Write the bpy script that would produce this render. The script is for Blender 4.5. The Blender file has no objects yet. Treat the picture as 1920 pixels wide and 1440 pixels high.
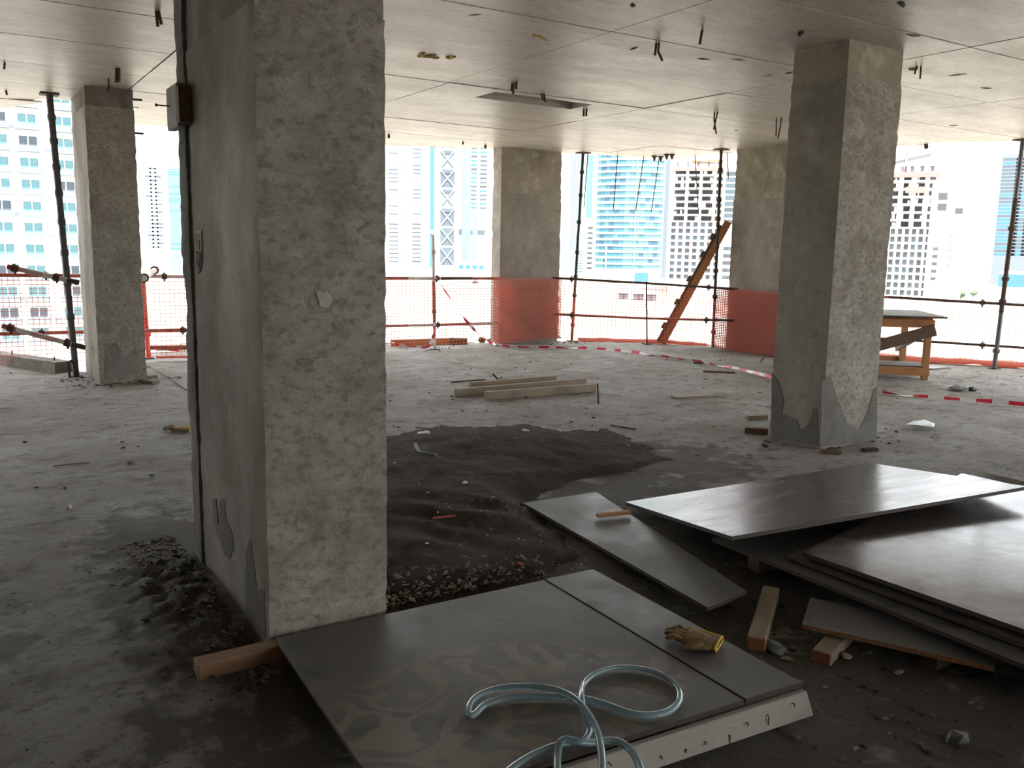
import bpy, math, random
import numpy as np
from mathutils import Vector, Matrix, noise

SC = bpy.context.scene
COL = SC.collection
rnd = random.Random(7)

# ------------------------------------------------------------------ camera
F = 1639.0
YAW, PITCH, ROLL = (math.radians(a) for a in (32.57, 8.786, 1.024))
EYE = 1.5
_fw = np.array([math.sin(YAW) * math.cos(PITCH), math.cos(YAW) * math.cos(PITCH), -math.sin(PITCH)])
_rt = np.array([math.cos(YAW), -math.sin(YAW), 0.0])
_up = np.cross(_rt, _fw)
R2 = math.cos(ROLL) * _rt + math.sin(ROLL) * _up
U2 = -math.sin(ROLL) * _rt + math.cos(ROLL) * _up
cam_data = bpy.data.cameras.new('camera')
cam = bpy.data.objects.new('camera', cam_data)
COL.objects.link(cam)
cam_data.sensor_width = 36.0
cam_data.lens = F / 1920 * 36
cam_data.clip_end = 6000
cam_data.clip_start = 0.05
M = Matrix.Identity(4)
for i in range(3):
    M[i][0], M[i][1], M[i][2] = R2[i], U2[i], -_fw[i]
M[2][3] = EYE
cam.matrix_world = M
SC.camera = cam

# ------------------------------------------------------------------ light
world = bpy.data.worlds.new('sky')
SC.world = world
world.use_nodes = True
wn = world.node_tree.nodes
wn['Background'].inputs[0].default_value = (0.93, 0.97, 1.0, 1)
wn['Background'].inputs[1].default_value = 4.0
sun = bpy.data.lights.new('sun', 'SUN')
sun.energy = 14.0
sun.angle = math.radians(1.0)
sun.color = (1.0, 0.96, 0.9)
sun_o = bpy.data.objects.new('sun', sun)
COL.objects.link(sun_o)
sun_o.rotation_euler = (math.radians(28), math.radians(0), math.radians(-18))
SC.view_settings.view_transform = 'Standard'
SC.view_settings.look = 'None'
SC.view_settings.gamma = 1
SC.view_settings.use_curve_mapping = False
SC.view_settings.exposure = 0.18
SC.cycles.max_bounces = 10
SC.cycles.diffuse_bounces = 6
SC.cycles.use_denoising = True


# ------------------------------------------------------------------ picking points in the room
def ray(px, py):
    return _fw + (px - 960) / F * R2 - (py - 720) / F * U2


def at(px, py, z=0.0):
    d = ray(px, py)
    t = (z - EYE) / d[2]
    return Vector((d[0] * t, d[1] * t, z))


def atx(px, py, X):
    d = ray(px, py)
    t = X / d[0]
    return Vector((X, d[1] * t, EYE + d[2] * t))


def aty(px, py, Y):
    d = ray(px, py)
    t = Y / d[1]
    return Vector((d[0] * t, Y, EYE + d[2] * t))


def atd(px, py, dist):
    d = ray(px, py)
    t = dist / math.hypot(d[0], d[1])
    return Vector((d[0] * t, d[1] * t, EYE + d[2] * t))


# ------------------------------------------------------------------ objects
def put(name, mesh, parent=None):
    o = bpy.data.objects.new(name, mesh)
    COL.objects.link(o)
    if parent is not None:
        o.parent = parent
    return o


def tag(o, label=None, cat=None, group=None, kind=None):
    if label: o['label'] = label
    if cat: o['category'] = cat
    if group: o['group'] = group
    if kind: o['kind'] = kind
    return o


def empty(name, loc, label, cat, group=None, rz=0.0, kind=None):
    o = bpy.data.objects.new(name, None)
    COL.objects.link(o)
    o.location = loc
    o.rotation_euler = (0, 0, rz)
    o.empty_display_size = 0.1
    return tag(o, label, cat, group, kind)


class MB:
    def __init__(s):
        s.v, s.f, s.m = [], [], []

    def add(s, vs, fs, mi=0):
        b = len(s.v)
        s.v += [tuple(v) for v in vs]
        s.f += [tuple(i + b for i in f) for f in fs]
        s.m += [mi] * len(fs) if isinstance(mi, int) else mi
        return s

    def box(s, x0, x1, y0, y1, z0, z1, mi=0):
        return s.add([(x0, y0, z0), (x1, y0, z0), (x1, y1, z0), (x0, y1, z0), (x0, y0, z1), (x1, y0, z1), (x1, y1, z1), (x0, y1, z1)],
                     [(3, 2, 1, 0), (4, 5, 6, 7), (0, 1, 5, 4), (1, 2, 6, 5), (2, 3, 7, 6), (3, 0, 4, 7)], mi)

    def beam(s, p, q, w, h, up=(0, 0, 1), mi=0):
        p, q, up = Vector(p), Vector(q), Vector(up)
        d = (q - p).normalized()
        a = d.cross(up)
        if a.length < 1e-4: a = d.cross(Vector((1, 0, 0)))
        a.normalize()
        b = a.cross(d)
        c = [(-w / 2, -h / 2), (w / 2, -h / 2), (w / 2, h / 2), (-w / 2, h / 2)]
        vs = [p + a * i + b * j for i, j in c] + [q + a * i + b * j for i, j in c]
        return s.add(vs, [(3, 2, 1, 0), (4, 5, 6, 7), (0, 1, 5, 4), (1, 2, 6, 5), (2, 3, 7, 6), (3, 0, 4, 7)], mi)

    def tube(s, pts, r, n=10, mi=0, flat=1.0, caps=True):
        pts = [Vector(p) for p in pts]
        rs = r if isinstance(r, (list, tuple)) else [r] * len(pts)
        vs, fs = [], []
        prev = None
        for i, p in enumerate(pts):
            d = (pts[min(i + 1, len(pts) - 1)] - pts[max(i - 1, 0)]).normalized()
            if prev is None:
                a = d.cross(Vector((0, 0, 1)))
                if a.length < 1e-3: a = d.cross(Vector((1, 0, 0)))
            else:
                a = prev - d * prev.dot(d)
            a.normalize(); prev = a
            b = d.cross(a)
            for k in range(n):
                t = 2 * math.pi * k / n
                vs.append(p + a * math.cos(t) * rs[i] + b * math.sin(t) * rs[i] * flat)
        for i in range(len(pts) - 1):
            for k in range(n):
                k2 = (k + 1) % n
                fs.append((i * n + k, i * n + k2, (i + 1) * n + k2, (i + 1) * n + k))
        if caps:
            fs.append(tuple(range(n))[::-1])
            fs.append(tuple((len(pts) - 1) * n + k for k in range(n)))
        return s.add(vs, fs, mi)

    def slab(s, top, t, mi=0, mside=None):
        """a sheet: top polygon corners (counter-clockwise seen from above), thickness t"""
        top = [Vector(p) for p in top]
        nrm = (top[1] - top[0]).cross(top[2] - top[1]).normalized()
        if nrm.z < 0: nrm = -nrm
        n = len(top)
        vs = top + [p - nrm * t for p in top]
        fs = [tuple(range(n)), tuple(range(2 * n - 1, n - 1, -1))]
        mm = [mi, mi]
        for i in range(n):
            j = (i + 1) % n
            fs.append((i, i + n, j + n, j)); mm.append(mi if mside is None else mside)
        return s.add(vs, fs, mm)

    def rock(s, c, r, seed, sq=(1, 1, .6), mi=0):
        rr = random.Random(seed)
        g = (1 + 5 ** .5) / 2
        base = [(-1, g, 0), (1, g, 0), (-1, -g, 0), (1, -g, 0), (0, -1, g), (0, 1, g), (0, -1, -g), (0, 1, -g), (g, 0, -1), (g, 0, 1), (-g, 0, -1), (-g, 0, 1)]
        fs = [(0, 11, 5), (0, 5, 1), (0, 1, 7), (0, 7, 10), (0, 10, 11), (1, 5, 9), (5, 11, 4), (11, 10, 2), (10, 7, 6), (7, 1, 8),
              (3, 9, 4), (3, 4, 2), (3, 2, 6), (3, 6, 8), (3, 8, 9), (4, 9, 5), (2, 4, 11), (6, 2, 10), (8, 6, 7), (9, 8, 1)]
        a = rr.uniform(0, 6.28)
        ca, sa = math.cos(a), math.sin(a)
        vs = []
        for x, y, z in base:
            k = rr.uniform(.7, 1.25) * r / 1.9
            x, y, z = x * k * sq[0], y * k * sq[1], z * k * sq[2]
            vs.append((c[0] + x * ca - y * sa, c[1] + x * sa + y * ca, c[2] + z))
        return s.add(vs, fs, mi)

    def mesh(s, name, mats, smooth=False):
        me = bpy.data.meshes.new(name)
        me.from_pydata(s.v, [], s.f)
        for m in (mats if isinstance(mats, (list, tuple)) else [mats]):
            me.materials.append(m)
        me.polygons.foreach_set('material_index', s.m)
        if smooth:
            me.polygons.foreach_set('use_smooth', [True] * len(me.polygons))
            me.set_sharp_from_angle(angle=math.radians(42))
        me.update()
        return me

    def build(s, name, mats, parent=None, smooth=False):
        return put(name, s.mesh(name, mats, smooth), parent)


def bevel(o, w=0.004, seg=1):
    m = o.modifiers.new('bevel', 'BEVEL')
    m.width = w; m.segments = seg; m.limit_method = 'ANGLE'
    return o


# ------------------------------------------------------------------ materials
def new_mat(name):
    m = bpy.data.materials.new(name)
    m.use_nodes = True
    nt = m.node_tree
    return m, nt, nt.nodes['Principled BSDF']


def plain(name, col, rough=.6, metal=0.0, var=.12, scale=12, bump=0.0, spec=.5):
    """flat colour broken up by fine noise"""
    m, nt, b = new_mat(name)
    tc = nt.nodes.new('ShaderNodeTexCoord')
    n = nt.nodes.new('ShaderNodeTexNoise'); n.inputs['Scale'].default_value = scale; n.inputs['Detail'].default_value = 5
    nt.links.new(tc.outputs['Object'], n.inputs['Vector'])
    r = nt.nodes.new('ShaderNodeValToRGB')
    r.color_ramp.elements[0].position = .3; r.color_ramp.elements[1].position = .7
    r.color_ramp.elements[0].color = tuple(max(0, c * (1 - var)) for c in col) + (1,)
    r.color_ramp.elements[1].color = tuple(min(1, c * (1 + var)) for c in col) + (1,)
    nt.links.new(n.outputs['Fac'], r.inputs[0])
    nt.links.new(r.outputs[0], b.inputs['Base Color'])
    b.inputs['Roughness'].default_value = rough
    b.inputs['Metallic'].default_value = metal
    b.inputs['Specular IOR Level'].default_value = spec
    if bump:
        bm = nt.nodes.new('ShaderNodeBump'); bm.inputs['Strength'].default_value = bump; bm.inputs['Distance'].default_value = .01
        nt.links.new(n.outputs['Fac'], bm.inputs['Height'])
        nt.links.new(bm.outputs[0], b.inputs['Normal'])
    return m


def layered(name, layers, rough=(.6, .8), bump=.4, bdist=.01, spec=.3, bscale=60, extra=None, bvec=None):
    """layers: first is (colour), then (colour, scale, (sx,sy,sz), lo, hi, detail, offset): noise patches mixed over it"""
    m, nt, b = new_mat(name)
    L = nt.links
    tc = nt.nodes.new('ShaderNodeTexCoord')
    cur = None
    base = layers[0]
    fac0 = None
    for i, ly in enumerate(layers[1:]):
        col, sc, st, lo, hi, det, off = ly
        mp = nt.nodes.new('ShaderNodeMapping')
        mp.inputs['Scale'].default_value = st
        mp.inputs['Location'].default_value = (off, off * 1.7, off * .6)
        L.new(tc.outputs['Object'], mp.inputs[0])
        n = nt.nodes.new('ShaderNodeTexNoise'); n.inputs['Scale'].default_value = sc; n.inputs['Detail'].default_value = det
        n.inputs['Roughness'].default_value = .62
        L.new(mp.outputs[0], n.inputs['Vector'])
        mr = nt.nodes.new('ShaderNodeMapRange'); mr.inputs[1].default_value = lo; mr.inputs[2].default_value = hi
        L.new(n.outputs['Fac'], mr.inputs[0])
        mx = nt.nodes.new('ShaderNodeMix'); mx.data_type = 'RGBA'
        L.new(mr.outputs[0], mx.inputs['Factor'])
        if cur is None: mx.inputs['A'].default_value = tuple(base) + (1,)
        else: L.new(cur, mx.inputs['A'])
        mx.inputs['B'].default_value = tuple(col) + (1,)
        cur = mx.outputs['Result']
        if fac0 is None: fac0 = n.outputs['Fac']
    if extra: cur = extra(nt, tc, cur)
    L.new(cur, b.inputs['Base Color'])
    rr = nt.nodes.new('ShaderNodeMapRange'); rr.inputs[1].default_value = .35; rr.inputs[2].default_value = .65
    rr.inputs[3].default_value = rough[0]; rr.inputs[4].default_value = rough[1]
    L.new(fac0, rr.inputs[0]); L.new(rr.outputs[0], b.inputs['Roughness'])
    b.inputs['Specular IOR Level'].default_value = spec
    n = nt.nodes.new('ShaderNodeTexNoise'); n.inputs['Scale'].default_value = bscale; n.inputs['Detail'].default_value = 8
    n.inputs['Roughness'].default_value = .7
    if bvec:
        mp = nt.nodes.new('ShaderNodeMapping'); mp.inputs['Scale'].default_value = bvec
        L.new(tc.outputs['Object'], mp.inputs[0]); L.new(mp.outputs[0], n.inputs['Vector'])
    else:
        L.new(tc.outputs['Object'], n.inputs['Vector'])
    bm = nt.nodes.new('ShaderNodeBump'); bm.inputs['Strength'].default_value = bump; bm.inputs['Distance'].default_value = bdist
    L.new(n.outputs['Fac'], bm.inputs['Height']); L.new(bm.outputs[0], b.inputs['Normal'])
    return m


def blob_stains(spots, col, nscale=9.0, wob=.35, axes=(0, 1)):
    """stains with outlines of their own: spots = (x, y, rx, ry) in object space, edge broken up by noise"""
    def fn(nt, tc, cur):
        L = nt.links
        sep = nt.nodes.new('ShaderNodeSeparateXYZ'); L.new(tc.outputs['Object'], sep.inputs[0])
        n = nt.nodes.new('ShaderNodeTexNoise'); n.inputs['Scale'].default_value = nscale; n.inputs['Detail'].default_value = 7
        n.inputs['Roughness'].default_value = .65
        L.new(tc.outputs['Object'], n.inputs['Vector'])

        def math_(op, a, b_):
            q = nt.nodes.new('ShaderNodeMath'); q.operation = op
            for i, v in enumerate((a, b_)):
                if v is None: continue
                if isinstance(v, (int, float)): q.inputs[i].default_value = v
                else: L.new(v, q.inputs[i])
            return q.outputs[0]
        acc = None
        for x, y, rx, ry in spots:
            dx = math_('DIVIDE', math_('SUBTRACT', sep.outputs[axes[0]], x), rx)
            dy = math_('DIVIDE', math_('SUBTRACT', sep.outputs[axes[1]], y), ry)
            r2 = math_('ADD', math_('MULTIPLY', dx, dx), math_('MULTIPLY', dy, dy))
            e = math_('SUBTRACT', 1.0, r2)
            acc = e if acc is None else math_('MAXIMUM', acc, e)
        w = math_('MULTIPLY', math_('SUBTRACT', n.outputs['Fac'], .5), wob * 10)
        s = math_('ADD', acc, w)
        mr = nt.nodes.new('ShaderNodeMapRange'); mr.inputs[1].default_value = -.1; mr.inputs[2].default_value = .5
        L.new(s, mr.inputs[0])
        mx = nt.nodes.new('ShaderNodeMix'); mx.data_type = 'RGBA'
        L.new(mr.outputs[0], mx.inputs['Factor']); L.new(cur, mx.inputs['A']); mx.inputs['B'].default_value = tuple(col) + (1,)
        return mx.outputs['Result']
    return fn


def chain(*fns):
    def fn(nt, tc, cur):
        for f in fns: cur = f(nt, tc, cur)
        return cur
    return fn


MAT = {}
MAT['floor'] = layered('floor_concrete', [(.33, .312, .285), ((.25, .23, .202), 1.1, (1, 1, 1), .40, .66, 10, 3), ((.40, .385, .36), 2.2, (1, 1, 1), .50, .72, 10, 9),
                       ((.14, .124, .10), 6, (1, 1.6, 1), .52, .68, 11, 1), ((.10, .086, .068), 19, (1, 1.5, 1), .59, .68, 8, 5), ((.46, .445, .42), 42, (1, 1, 1), .64, .74, 6, 2), ((.09, .078, .062), 60, (1, 1.4, 1), .62, .70, 5, 22)],
                       rough=(.7, .9), bump=1.0, bdist=.03, bscale=18, spec=.25,
                       extra=blob_stains([(.80, 4.5, .40, .70), (.72, 3.6, .30, .8), (1.1, 2.7, .8, .4), (.1, 3.6, .10, .12), (.45, 1.9, .7, .5),
                                          (2.4, 1.6, 1.9, 1.25), (3.1, 2.9, 1.5, 1.2), (4.1, 4.6, .9, .7), (2.8, 3.9, 1.0, .7), (3.4, 4.1, .8, .5)], (.11, .096, .077), 5.0, .5))
MAT['ceiling'] = layered('ceiling_concrete', [(.47, .44, .38), ((.35, .325, .28), 1.3, (1, 2.2, 1), .38, .7, 10, 2), ((.52, .49, .435), 3.1, (1, 3, 1), .5, .72, 10, 7),
                         ((.24, .22, .185), 7, (1, 5, 1), .53, .68, 10, 4), ((.12, .105, .085), 17, (1, 5, 1), .60, .67, 7, 8), ((.31, .26, .18), 3, (1, 3, 1), .66, .80, 8, 12),
                         ((.55, .53, .48), 30, (1, 4, 1), .64, .74, 6, 15)],
                         rough=(.36, .44), bump=.5, bdist=.004, bscale=20, spec=.5, bvec=(1, 2.5, 1))
MAT['slab'] = plain('slab_concrete', (.42, .40, .36), .8, bump=.3)
MAT['col'] = layered('column_concrete', [(.305, .274, .228), ((.215, .195, .162), 2.2, (1, 1, .6), .38, .68, 10, 3), ((.355, .325, .275), 4.0, (1, 1, 1), .5, .72, 10, 6),
                     ((.195, .175, .145), 12, (1, 1, 1), .54, .76, 10, 1), ((.12, .105, .085), 55, (1, 1, 1), .64, .74, 4, 5)],
                     rough=(.65, .9), bump=.5, bdist=.005, bscale=60, spec=.25)
MAT['col_rough'] = layered('column_plaster', [(.345, .315, .268), ((.24, .212, .175), 2.2, (1, 1, 1.3), .38, .66, 10, 3), ((.42, .39, .34), 7.0, (1, 1, 1.4), .46, .70, 10, 6),
                     ((.17, .152, .124), 24, (1, 1, 1.5), .48, .70, 10, 1), ((.44, .42, .375), 80, (1, 1, 1.6), .58, .74, 6, 11), ((.12, .105, .085), 90, (1, 1, 1.5), .62, .72, 5, 5)],
                     rough=(.7, .95), bump=.8, bdist=.006, bscale=80, spec=.2)
MAT['col_head'] = layered('column_head_concrete', [(.31, .275, .22), ((.22, .195, .155), 3, (1, 1, .6), .42, .66, 8, 5), ((.42, .385, .32), 5, (1, 1, 1), .52, .7, 8, 2)],
                     rough=(.6, .9), bump=.6, bscale=30, spec=.25)
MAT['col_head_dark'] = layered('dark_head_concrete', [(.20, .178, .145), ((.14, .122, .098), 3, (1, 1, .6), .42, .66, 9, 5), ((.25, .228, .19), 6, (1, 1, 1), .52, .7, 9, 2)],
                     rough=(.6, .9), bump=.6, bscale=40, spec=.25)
MAT['mortar'] = layered('mortar', [(.30, .285, .255), ((.20, .19, .168), 5, (1, 1, 1), .4, .65, 8, 5), ((.37, .355, .33), 16, (1, 1, 1), .55, .72, 8, 2)],
                     rough=(.8, .95), bump=1.0, bdist=.02, bscale=30, spec=.2)
MAT['pale_mortar'] = plain('pale_mortar', (.42, .39, .33), .9, 0, .12, 30, .3)
MAT['damp'] = layered('damp_mortar', [(.175, .168, .15), ((.14, .132, .115), 6, (1, 1, 1), .4, .65, 8, 5)], rough=(.7, .9), bump=.6, bscale=40, spec=.2)
MAT['sand'] = layered('dark_sand', [(.085, .072, .056), ((.055, .046, .036), 3, (1, 1, 1), .4, .65, 8, 5), ((.14, .122, .10), 9, (1, 1, 1), .56, .74, 8, 2), ((.25, .235, .21), 60, (1, 1, 1), .70, .76, 3, 4)],
                     rough=(.9, 1), bump=1.0, bdist=.035, bscale=26, spec=.1)


def mud_bands(mask, col):
    """dried mud smeared in curved strokes: contour bands of a slow noise, inside a region of its own"""
    def fn(nt, tc, cur):
        L = nt.links

        def mt(op, a, b_=None):
            q = nt.nodes.new('ShaderNodeMath'); q.operation = op
            for i, v in enumerate((a, b_)):
                if v is None: continue
                if isinstance(v, (int, float)): q.inputs[i].default_value = v
                else: L.new(v, q.inputs[i])
            return q.outputs[0]
        sep = nt.nodes.new('ShaderNodeSeparateXYZ'); L.new(tc.outputs['Object'], sep.inputs[0])
        acc = None
        for x, y, rx, ry in mask:
            dx = mt('DIVIDE', mt('SUBTRACT', sep.outputs[0], x), rx); dy = mt('DIVIDE', mt('SUBTRACT', sep.outputs[1], y), ry)
            e = mt('SUBTRACT', 1.0, mt('ADD', mt('MULTIPLY', dx, dx), mt('MULTIPLY', dy, dy)))
            acc = e if acc is None else mt('MAXIMUM', acc, e)
        n = nt.nodes.new('ShaderNodeTexNoise'); n.inputs['Scale'].default_value = 3.3; n.inputs['Detail'].default_value = 1.5
        n.inputs['Distortion'].default_value = 1.1
        L.new(tc.outputs['Object'], n.inputs['Vector'])
        f = nt.nodes.new('ShaderNodeTexNoise'); f.inputs['Scale'].default_value = 40; f.inputs['Detail'].default_value = 6
        L.new(tc.outputs['Object'], f.inputs['Vector'])
        tri = mt('PINGPONG', mt('ADD', n.outputs['Fac'], mt('MULTIPLY', f.outputs['Fac'], .03)), .085)
        s_ = mt('MULTIPLY', mt('SUBTRACT', tri, .034), 60)
        s_ = mt('MINIMUM', s_, mt('MULTIPLY', acc, 4))
        mr = nt.nodes.new('ShaderNodeMapRange'); mr.inputs[1].default_value = 0; mr.inputs[2].default_value = 1; mr.inputs[4].default_value = .85
        L.new(s_, mr.inputs[0])
        mx = nt.nodes.new('ShaderNodeMix'); mx.data_type = 'RGBA'
        L.new(mr.outputs[0], mx.inputs['Factor']); L.new(cur, mx.inputs['A']); mx.inputs['B'].default_value = tuple(col) + (1,)
        return mx.outputs['Result']
    return fn


film_stains = mud_bands([(1.38, 2.18, .62, .50), (1.15, 2.1, .4, .35), (1.75, 2.15, .35, .25)], (.215, .18, .135))
MAT['film_old'] = layered('dusty_film_plywood', [(.125, .117, .105), ((.155, .144, .125), 2.2, (1, 1, 1), .42, .66, 8, 3), ((.085, .08, .073), 4, (1, 1, 1), .55, .7, 7, 8), ((.04, .036, .03), 40, (1, 1, 1), .69, .76, 4, 2)],
                     rough=(.42, .62), bump=.15, bscale=30, spec=.5, extra=film_stains)
MAT['film_grey'] = layered('grey_film_plywood', [(.105, .102, .097), ((.15, .145, .135), 3, (1, 1, 1), .42, .66, 8, 3), ((.05, .048, .045), 5, (1, 1, 1), .58, .7, 8, 6), ((.03, .028, .025), 30, (1, 1, 1), .68, .75, 4, 2)],
                     rough=(.34, .55), bump=.15, bscale=30, spec=.5)
MAT['film_new'] = layered('glossy_film_plywood', [(.11, .10, .092), ((.13, .12, .11), 2, (1, 4, 1), .42, .66, 8, 3), ((.09, .082, .076), 7, (1, 5, 1), .5, .7, 8, 6)],
                     rough=(.20, .30), bump=.05, bscale=9, spec=.42, bvec=(1, 3, 1))
MAT['film_streak'] = layered('streaked_film_plywood', [(.07, .06, .054), ((.115, .104, .094), 3, (1, 1, 1), .50, .66, 8, 3), ((.05, .045, .04), 7, (1, 1, 1), .55, .68, 8, 6)],
                     rough=(.12, .24), bump=.06, bscale=6, spec=.34)
MAT['film_edge'] = plain('plywood_edge', (.055, .036, .024), .7, scale=40)
MAT['ply_edge'] = plain('bare_plywood_edge', (.26, .12, .055), .75, scale=60, var=.3)


def wood(name, a, b_, scale=6, stretch=(1, 12, 12), rough=.75):
    m, nt, bs = new_mat(name)
    L = nt.links
    tc = nt.nodes.new('ShaderNodeTexCoord')
    mp = nt.nodes.new('ShaderNodeMapping'); mp.inputs['Scale'].default_value = stretch
    L.new(tc.outputs['Generated'], mp.inputs[0])
    n = nt.nodes.new('ShaderNodeTexNoise'); n.inputs['Scale'].default_value = scale; n.inputs['Detail'].default_value = 6
    L.new(mp.outputs[0], n.inputs['Vector'])
    n2 = nt.nodes.new('ShaderNodeTexNoise'); n2.inputs['Scale'].default_value = 4; n2.inputs['Detail'].default_value = 6
    L.new(tc.outputs['Object'], n2.inputs['Vector'])
    r = nt.nodes.new('ShaderNodeValToRGB')
    r.color_ramp.elements[0].position = .32; r.color_ramp.elements[1].position = .68
    r.color_ramp.elements[0].color = tuple(a) + (1,); r.color_ramp.elements[1].color = tuple(b_) + (1,)
    L.new(n.outputs['Fac'], r.inputs[0])
    mr = nt.nodes.new('ShaderNodeMapRange'); mr.inputs[1].default_value = .5; mr.inputs[2].default_value = .75; mr.inputs[4].default_value = .6
    L.new(n2.outputs['Fac'], mr.inputs[0])
    mx = nt.nodes.new('ShaderNodeMix'); mx.data_type = 'RGBA'
    L.new(mr.outputs[0], mx.inputs['Factor']); L.new(r.outputs[0], mx.inputs['A']); mx.inputs['B'].default_value = tuple(c * .55 for c in a) + (1,)
    L.new(mx.outputs['Result'], bs.inputs['Base Color'])
    bs.inputs['Roughness'].default_value = rough
    bm = nt.nodes.new('ShaderNodeBump'); bm.inputs['Strength'].default_value = .3; bm.inputs['Distance'].default_value = .004
    L.new(n.outputs['Fac'], bm.inputs['Height']); L.new(bm.outputs[0], bs.inputs['Normal'])
    return m


MAT['timber'] = wood('weathered_timber', (.22, .165, .115), (.38, .30, .22))
MAT['timber_dark'] = wood('dark_timber', (.10, .058, .034), (.17, .10, .06))
MAT['timber_orange'] = wood('orange_timber', (.34, .15, .055), (.50, .24, .10))
MAT['timber_new'] = wood('reddish_timber', (.25, .135, .07), (.38, .225, .13))
MAT['timber_pale'] = wood('pale_timber', (.30, .27, .23), (.42, .385, .335))
MAT['timber_end'] = plain('timber_end_grain', (.28, .105, .045), .8, scale=50, var=.25)
MAT['rust'] = plain('rusty_steel', (.075, .045, .032), .75, .2, .35, 30, .3)
MAT['steel'] = plain('dull_steel', (.13, .125, .13), .5, .6, .25, 20, .2)
MAT['green_steel'] = plain('dark_green_paint', (.03, .05, .045), .5, .1, .3, 20)
MAT['red_tube'] = plain('red_painted_tube', (.42, .10, .065), .55, 0, .4, 9)
MAT['bright_red'] = plain('bright_red_tube', (.55, .03, .03), .5, 0, .2, 9)
MAT['white_tube'] = plain('white_painted_tube', (.62, .58, .56), .5, 0, .15, 12)
MAT['pink_tube'] = plain('faded_pink_tube', (.55, .36, .33), .55, 0, .2, 12)
MAT['black_tube'] = plain('black_painted_tube', (.05, .045, .04), .6, 0, .3, 14)
MAT['tape_red'] = plain('red_tape', (.70, .03, .07), .35, 0, .1, 4)
MAT['tape_white'] = plain('white_tape', (.75, .72, .72), .35, 0, .08, 4)
MAT['foam'] = plain('yellow_foam', (.50, .36, .10), .8, 0, .45, 16, .4)
MAT['dark'] = plain('dark_hole_shade_and_scrap', (.03, .027, .022), .9)  # shade inside the broken hole as colour, and dark ceiling scraps
MAT['white_rag'] = plain('white_rag', (.65, .64, .60), .8, 0, .1, 30)
MAT['clear_plastic'] = plain('dirty_plastic', (.22, .235, .245), .35, 0, .2, 14)
MAT['stone_teal'] = plain('pale_teal_stone', (.20, .235, .225), .8, 0, .2, 25, .4)
MAT['brick_red'] = plain('red_plastic', (.34, .09, .06), .6, 0, .2, 25)
MAT['leather'] = plain('soiled_glove_leather', (.20, .13, .055), .8, 0, .5, 22, .5)
MAT['leaf'] = plain('dry_leaf_brown', (.16, .12, .08), .8, 0, .4, 18)
MAT['glove_yellow'] = plain('yellow_glove_cloth', (.55, .38, .03), .8, 0, .2, 30)

nm, nnt, nb = new_mat('orange_netting')
nb.inputs['Base Color'].default_value = (.70, .27, .20, 1); nb.inputs['Roughness'].default_value = .5
_t = nnt.nodes.new('ShaderNodeBsdfTranslucent'); _t.inputs[0].default_value = (.78, .36, .28, 1)
_m = nnt.nodes.new('ShaderNodeMixShader'); _m.inputs[0].default_value = .45
nnt.links.new(nb.outputs[0], _m.inputs[1]); nnt.links.new(_t.outputs[0], _m.inputs[2])
nnt.links.new(_m.outputs[0], nnt.nodes['Material Output'].inputs['Surface'])
MAT['net'] = nm

hm, hnt, hb = new_mat('clear_blue_hose')
hb.inputs['Base Color'].default_value = (.35, .48, .52, 1); hb.inputs['Roughness'].default_value = .16
hb.inputs['Transmission Weight'].default_value = .35; hb.inputs['IOR'].default_value = 1.3
hb.inputs['Subsurface Weight'].default_value = .25; hb.inputs['Subsurface Radius'].default_value = (.02, .03, .03)
hb.inputs['Coat Weight'].default_value = .6; hb.inputs['Coat Roughness'].default_value = .1
MAT['hose'] = hm

# ------------------------------------------------------------------ the slab outline
H = 3.05
EDGE = [(-8, 12.95), (.42, 12.95), (.62, 12.4), (1.0, 11.28), (1.25, 11.2), (1.96, 11.2), (1.97, 12.85), (5.7, 12.85), (6.3, 12.55), (7.25, 12.12), (8.6, 11.88),
        (10.42, 11.46), (10.47, 9.5), (11.5, 8.0), (12.25, 6.5), (13.0, 5.0)]
X0, X1, YB = -8.0, 13.0, -8.0


def edge_y(x):
    for (a, ya), (b, yb) in zip(EDGE, EDGE[1:]):
        if a <= x <= b:
            return ya + (yb - ya) * (x - a) / (b - a)
    return EDGE[-1][1]


def sand_h(x, y):
    """height of the dark sand over the slab"""
    g = lambda cx, cy, rx, ry, h: h * math.exp(-((x - cx) / rx) ** 2 - ((y - cy) / ry) ** 2)
    h = g(3.3, 5.55, .95, .7, .13) + g(2.2, 5.0, .8, .9, .09) + g(2.3, 4.0, .8, .7, .08) + g(1.7, 3.5, .6, .5, .05) + g(3.9, 5.0, .5, .5, .05) + g(3.0, 4.6, .9, .6, .05)
    h -= .035
    if x > 2.5 and y < 4.6: h -= .07 * min(1, (x - 2.5) / .3) * min(1, (4.6 - y) / .3)
    h += .022 * noise.noise(Vector((x * 2.1, y * 2.1, 3))) + .012 * noise.noise(Vector((x * 6, y * 6, 8))) + .006 * noise.noise(Vector((x * 17, y * 17, 1)))
    # ridges left by a rake / boots
    if h > 0:
        t = (x - 2.2) * .75 + (y - 4.0) * .66
        h += .010 * math.sin(t * 26 + 2 * noise.noise(Vector((x * 2, y * 2, 0)))) * math.exp(-((x - 2.3) / .55) ** 2 - ((y - 3.9) / .5) ** 2)
    return h


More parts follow.
